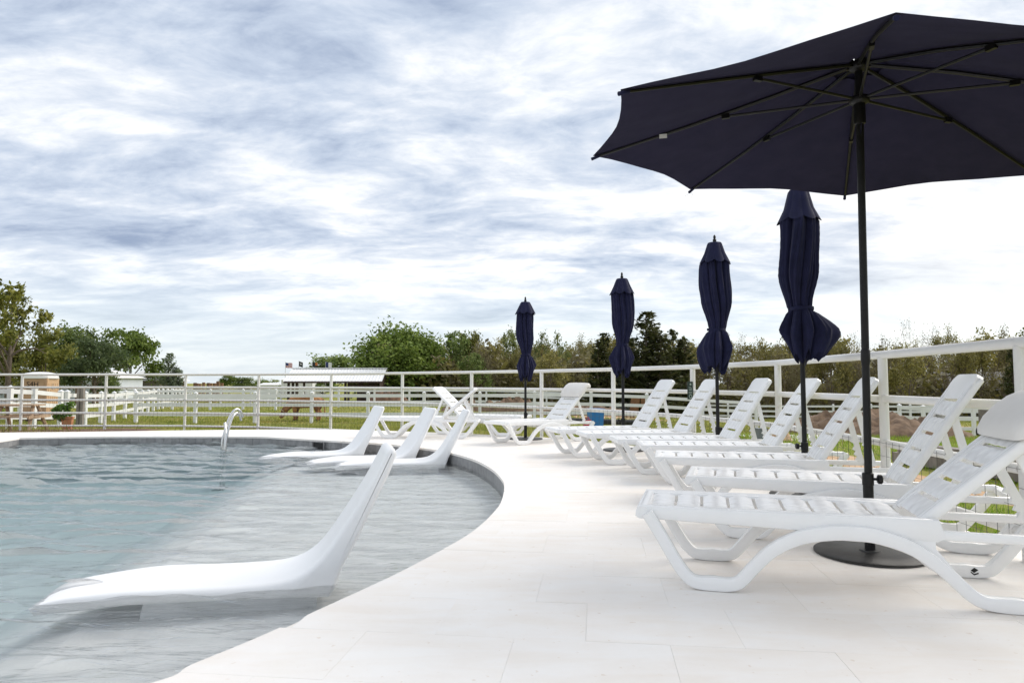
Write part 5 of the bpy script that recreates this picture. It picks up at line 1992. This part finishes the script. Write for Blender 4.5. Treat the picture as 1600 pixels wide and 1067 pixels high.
front = [
    ('oakA', 706, 519, 36, 66, 'dark green woodland tree touching the big round tree'),
    ('oakB', 735, 517, 30, 68, 'olive woodland tree with loose crown, second right of the big tree'),
    ('bareA', 752, 530, 30, 60, 'bare brown tree left of the farthest folded umbrella'),
    ('oakA', 742, 552, 26, 58, 'low green tree in front of the bare brown tree'),
    ('oakC', 775, 527, 26, 64, 'yellow green tree just left of the farthest folded umbrella'),
    ('springA', 798, 512, 20, 70, 'slim pale spring tree beside the farthest umbrella top'),
    ('bareB', 818, 535, 30, 62, 'twiggy tree hidden behind the farthest folded umbrella'),
    ('springB', 846, 515, 17, 66, 'thin airy pale tree just right of the farthest umbrella'),
    ('springB', 874, 517, 20, 67, 'airy pale tree midway between the two far umbrellas'),
    ('oakC', 862, 545, 30, 58, 'low yellow green tree between the two far umbrellas'),
    ('bareA', 900, 533, 28, 62, 'grey brown bare tree left of the junipers'),
    ('junB', 944, 521, 44, 52, 'dark juniper left of the second farthest umbrella'),
    ('junA', 1010, 488, 78, 52, 'tallest dark juniper with several tops'),
    ('junB', 1052, 516, 52, 54, 'dark juniper at the right end of the juniper group'),
    ('junB', 978, 516, 48, 55, 'dark juniper hidden behind the second farthest umbrella'),
    ('bareA', 1092, 540, 36, 60, 'brown bare tree left of the ruffled folded umbrella'),
    ('bareB', 1140, 522, 30, 62, 'twiggy tree right of the ruffled folded umbrella'),
    ('bareC', 1168, 519, 34, 64, 'bare branching tree midway between the two nearest folded umbrellas'),
    ('oakC', 1195, 527, 28, 60, 'yellow green tree left of the nearest folded umbrella'),
    ('bareA', 1225, 530, 36, 58, 'brown twiggy tree behind the nearest folded umbrella'),
    ('bareB', 1262, 535, 34, 60, 'twiggy tree behind the hem of the nearest folded umbrella'),
    ('oakC', 1300, 520, 32, 58, 'yellowish tree left of the open umbrella pole'),
    ('bareC', 1328, 516, 34, 62, 'bare tree just left of the open umbrella pole'),
    ('bareA', 1372, 522, 36, 58, 'bare brown tree right of the open umbrella pole'),
    ('bareC', 1432, 494, 44, 64, 'tallest bare tree with open dark branches over the fence rail'),
    ('oakC', 1418, 535, 34, 56, 'low olive tree in front of the tallest bare tree'),
    ('bareB', 1482, 508, 38, 58, 'twiggy budding tree right of the tallest bare tree'),
    ('oakC', 1530, 512, 38, 60, 'budding tree above the grey cabin'),
    ('bareA', 1575, 507, 42, 58, 'brown budding tree above the corner fence post'),
    ('junB', 1582, 545, 34, 54, 'dark tree beside the grey cabin'),
    ('oakB', 1630, 512, 44, 56, 'olive tree cut by the right edge of the woods'),
]
for kind, px, top, hw, Y, lb in front:
    tree(kind, px, top, hw, Y, lb, WD, 'conifer_tree' if kind.startswith('jun') else ('bare_tree' if kind.startswith('bare') else 'broadleaf_tree'))
# second row deeper in the woods, seen in the gaps of the first
wv, wf, nv_ = [], [], 0


def put(me, mtx):
    global nv_
    n_ = len(me.vertices); co = np.empty(n_ * 3); me.vertices.foreach_get('co', co)
    co = co.reshape(-1, 3) @ np.array(mtx.to_3x3()).T + np.array(mtx.translation)
    k_ = len(me.loops); li = np.empty(k_, int); me.loops.foreach_get('vertex_index', li)
    wv.append(co); wf.append(li.reshape(-1, 4) + nv_); nv_ += n_


for layer in (1, 0):
    wv, wf, nv_ = [], [], 0
    rt = random.Random(78)
    last = None
    for px in range(688, 2300, 24):
        kind = rt.choice(('bareA', 'oakB', 'bareA', 'oakC', 'bareB', 'oakA' if px < 900 else 'oakB'))
        tm, cm, H, W = PROTO[kind]
        Y = rt.uniform(70, 80); top = rt.uniform(519, 540); hw = rt.uniform(32, 44)
        x, y = ux(px + rt.uniform(-8, 8), Y)
        zg = T(x, y); h = at_depth(px, top, Y)[2] - zg; w = hw * 2 / 1067 * Y
        put((tm, cm)[layer], Matrix.Translation((x, y, zg)) @ Matrix.Rotation(rt.uniform(0, 6.28), 4, 'Z') @ Matrix.Diagonal((w / W, w / W, h / H, 1)))
    V_ = np.concatenate(wv); F_ = np.concatenate(wf)
    me = bpy.data.meshes.new('deep_woods')
    me.vertices.add(len(V_)); me.loops.add(F_.size); me.polygons.add(len(F_))
    me.vertices.foreach_set('co', V_.reshape(-1)); me.loops.foreach_set('vertex_index', F_.reshape(-1))
    me.polygons.foreach_set('loop_start', np.arange(len(F_)) * 4); me.polygons.foreach_set('loop_total', np.full(len(F_), 4))
    me.update(); me.validate()
    me.materials.append(LM['budgreen'] if layer else M['twig'])
    link('woods' if layer else 'woods_branches', me, None, kind='stuff')
# brushwood at the foot of the woods: one mass
rng = np.random.default_rng(90)
n = 90000
px = rng.uniform(585, 2340, n); Y = rng.uniform(60, 84, n)
hh = rng.uniform(0, 1, n) ** 1.1 * (4.2 + 1.5 * np.sin(px * .06) * np.sin(px * .017 + 1))
C = np.empty((n, 3)); C[:, 0] = (px - 800) / 1067 * Y; C[:, 1] = Y
C[:, 2] = [T(a, c) + h for a, c, h in zip(C[:, 0], Y, hh)]
C += rng.normal(size=(n, 3)) * .2
half = n // 2
link('brushwood', leaves_mesh(rng, C[:half], None, .34, LM['budgreen'], 'brushwood'), None, kind='stuff')
link('undergrowth', leaves_mesh(rng, C[half:], None, .32, LM['bud'], 'undergrowth'), None, kind='stuff')

# leaves of the potted bush
LM['leafy'] = leaf_mat('fresh_bush_leaves', (.07, .15, .02), (.13, .25, .035), (.22, .34, .07))
rng = np.random.default_rng(91)
d = rng.normal(size=(420, 3)); d /= np.linalg.norm(d, axis=1, keepdims=True)
C = d * (rng.uniform(.5, 1, 420) ** .5 * .3)[:, None] * np.array([1.0, .9, .95]) + np.array([-.16, -.1, .62])
C = np.concatenate([C, rng.normal(size=(90, 3)) * .07 + np.array([.05, 0, .92]), rng.normal(size=(70, 3)) * .07 + np.array([-.35, 0, .78])])
bush = thing('potted_bush', 'leafy green bush growing in the terracotta planter', 'plant', tuple(pp.location))
bush.scale = (.85, .85, .85)
link('crown', leaves_mesh(rng, C, None, .085, LM['leafy'], elong=1.4), bush)
MB().tube([(0, 0, .45), (-.08, -.04, .6), (-.14, -.08, .8)], .015, 6).obj('stem', M['bark'], bush)


# grass blades
def blades(name, n, fn, h, w, m, seed):
    rng = np.random.default_rng(seed)
    P_ = fn(rng, n)
    z = np.array([T(a, c) for a, c in P_])
    n = len(P_)
    a = rng.uniform(0, 2 * np.pi, n)
    hh = h * rng.uniform(.4, 1.25, n)
    V = np.empty((n, 3, 3))
    dx, dy = np.cos(a) * w / 2, np.sin(a) * w / 2
    V[:, 0] = np.stack([P_[:, 0] - dx, P_[:, 1] - dy, z - .01], -1)
    V[:, 1] = np.stack([P_[:, 0] + dx, P_[:, 1] + dy, z - .01], -1)
    V[:, 2] = np.stack([P_[:, 0] + rng.normal(0, .35, n) * hh, P_[:, 1] + rng.normal(0, .35, n) * hh, z + hh], -1)
    me = bpy.data.meshes.new(name)
    me.vertices.add(n * 3); me.loops.add(n * 3); me.polygons.add(n)
    me.vertices.foreach_set('co', V.reshape(-1)); me.loops.foreach_set('vertex_index', np.arange(n * 3))
    me.polygons.foreach_set('loop_start', np.arange(n) * 3); me.polygons.foreach_set('loop_total', np.full(n, 3))
    me.update(); me.validate()
    me.materials.append(m)
    return link(name, me, None, kind='stuff')


LM['grass'] = leaf_mat('grass_blades', (.15, .19, .03), (.25, .28, .05), (.38, .35, .12))
LM['grass2'] = leaf_mat('fresh_grass_blades', (.12, .22, .02), (.19, .31, .03), (.30, .40, .06))


def f_near(rng, n):
    x = rng.uniform(3.15, 12, n); y = rng.uniform(3.0, 17, n)
    k = (np.abs(x - 5.45) > .5) | (y > 13.5) | (y < 4.6)
    k &= ~((y > 8) & (x < 3.3))
    return np.stack([x, y], -1)[k]


def f_mid(rng, n):
    y = rng.uniform(14.6, 34, n); x = rng.uniform(-.78, .80, n) * y
    k = ~((x > -18.8) & (x < -9.5) & (y < 20.8)) & ~((x > -9.6) & (x < -4.7) & (y < 19.1))
    return np.stack([x, y], -1)[k]


def f_far(rng, n):
    y = 30 + rng.uniform(0, 1, n) ** 1.5 * 40; x = rng.uniform(-.78, .80, n) * y
    return np.stack([x, y], -1)


blades('grass', 42000, f_near, .085, .012, LM['grass2'], 1)
blades('grass', 60000, f_mid, .085, .03, LM['grass'], 2)
blades('grass', 40000, f_far, .10, .06, LM['grass'], 3)


# weeds along the bed at the far left
def f_weed(rng, n):
    x = rng.normal(-13.3, 1.3, n); y = rng.uniform(16.5, 18.8, n)
    return np.stack([x, y], -1)


blades('weeds', 380, f_weed, .32, .02, LM['budgreen'], 4)
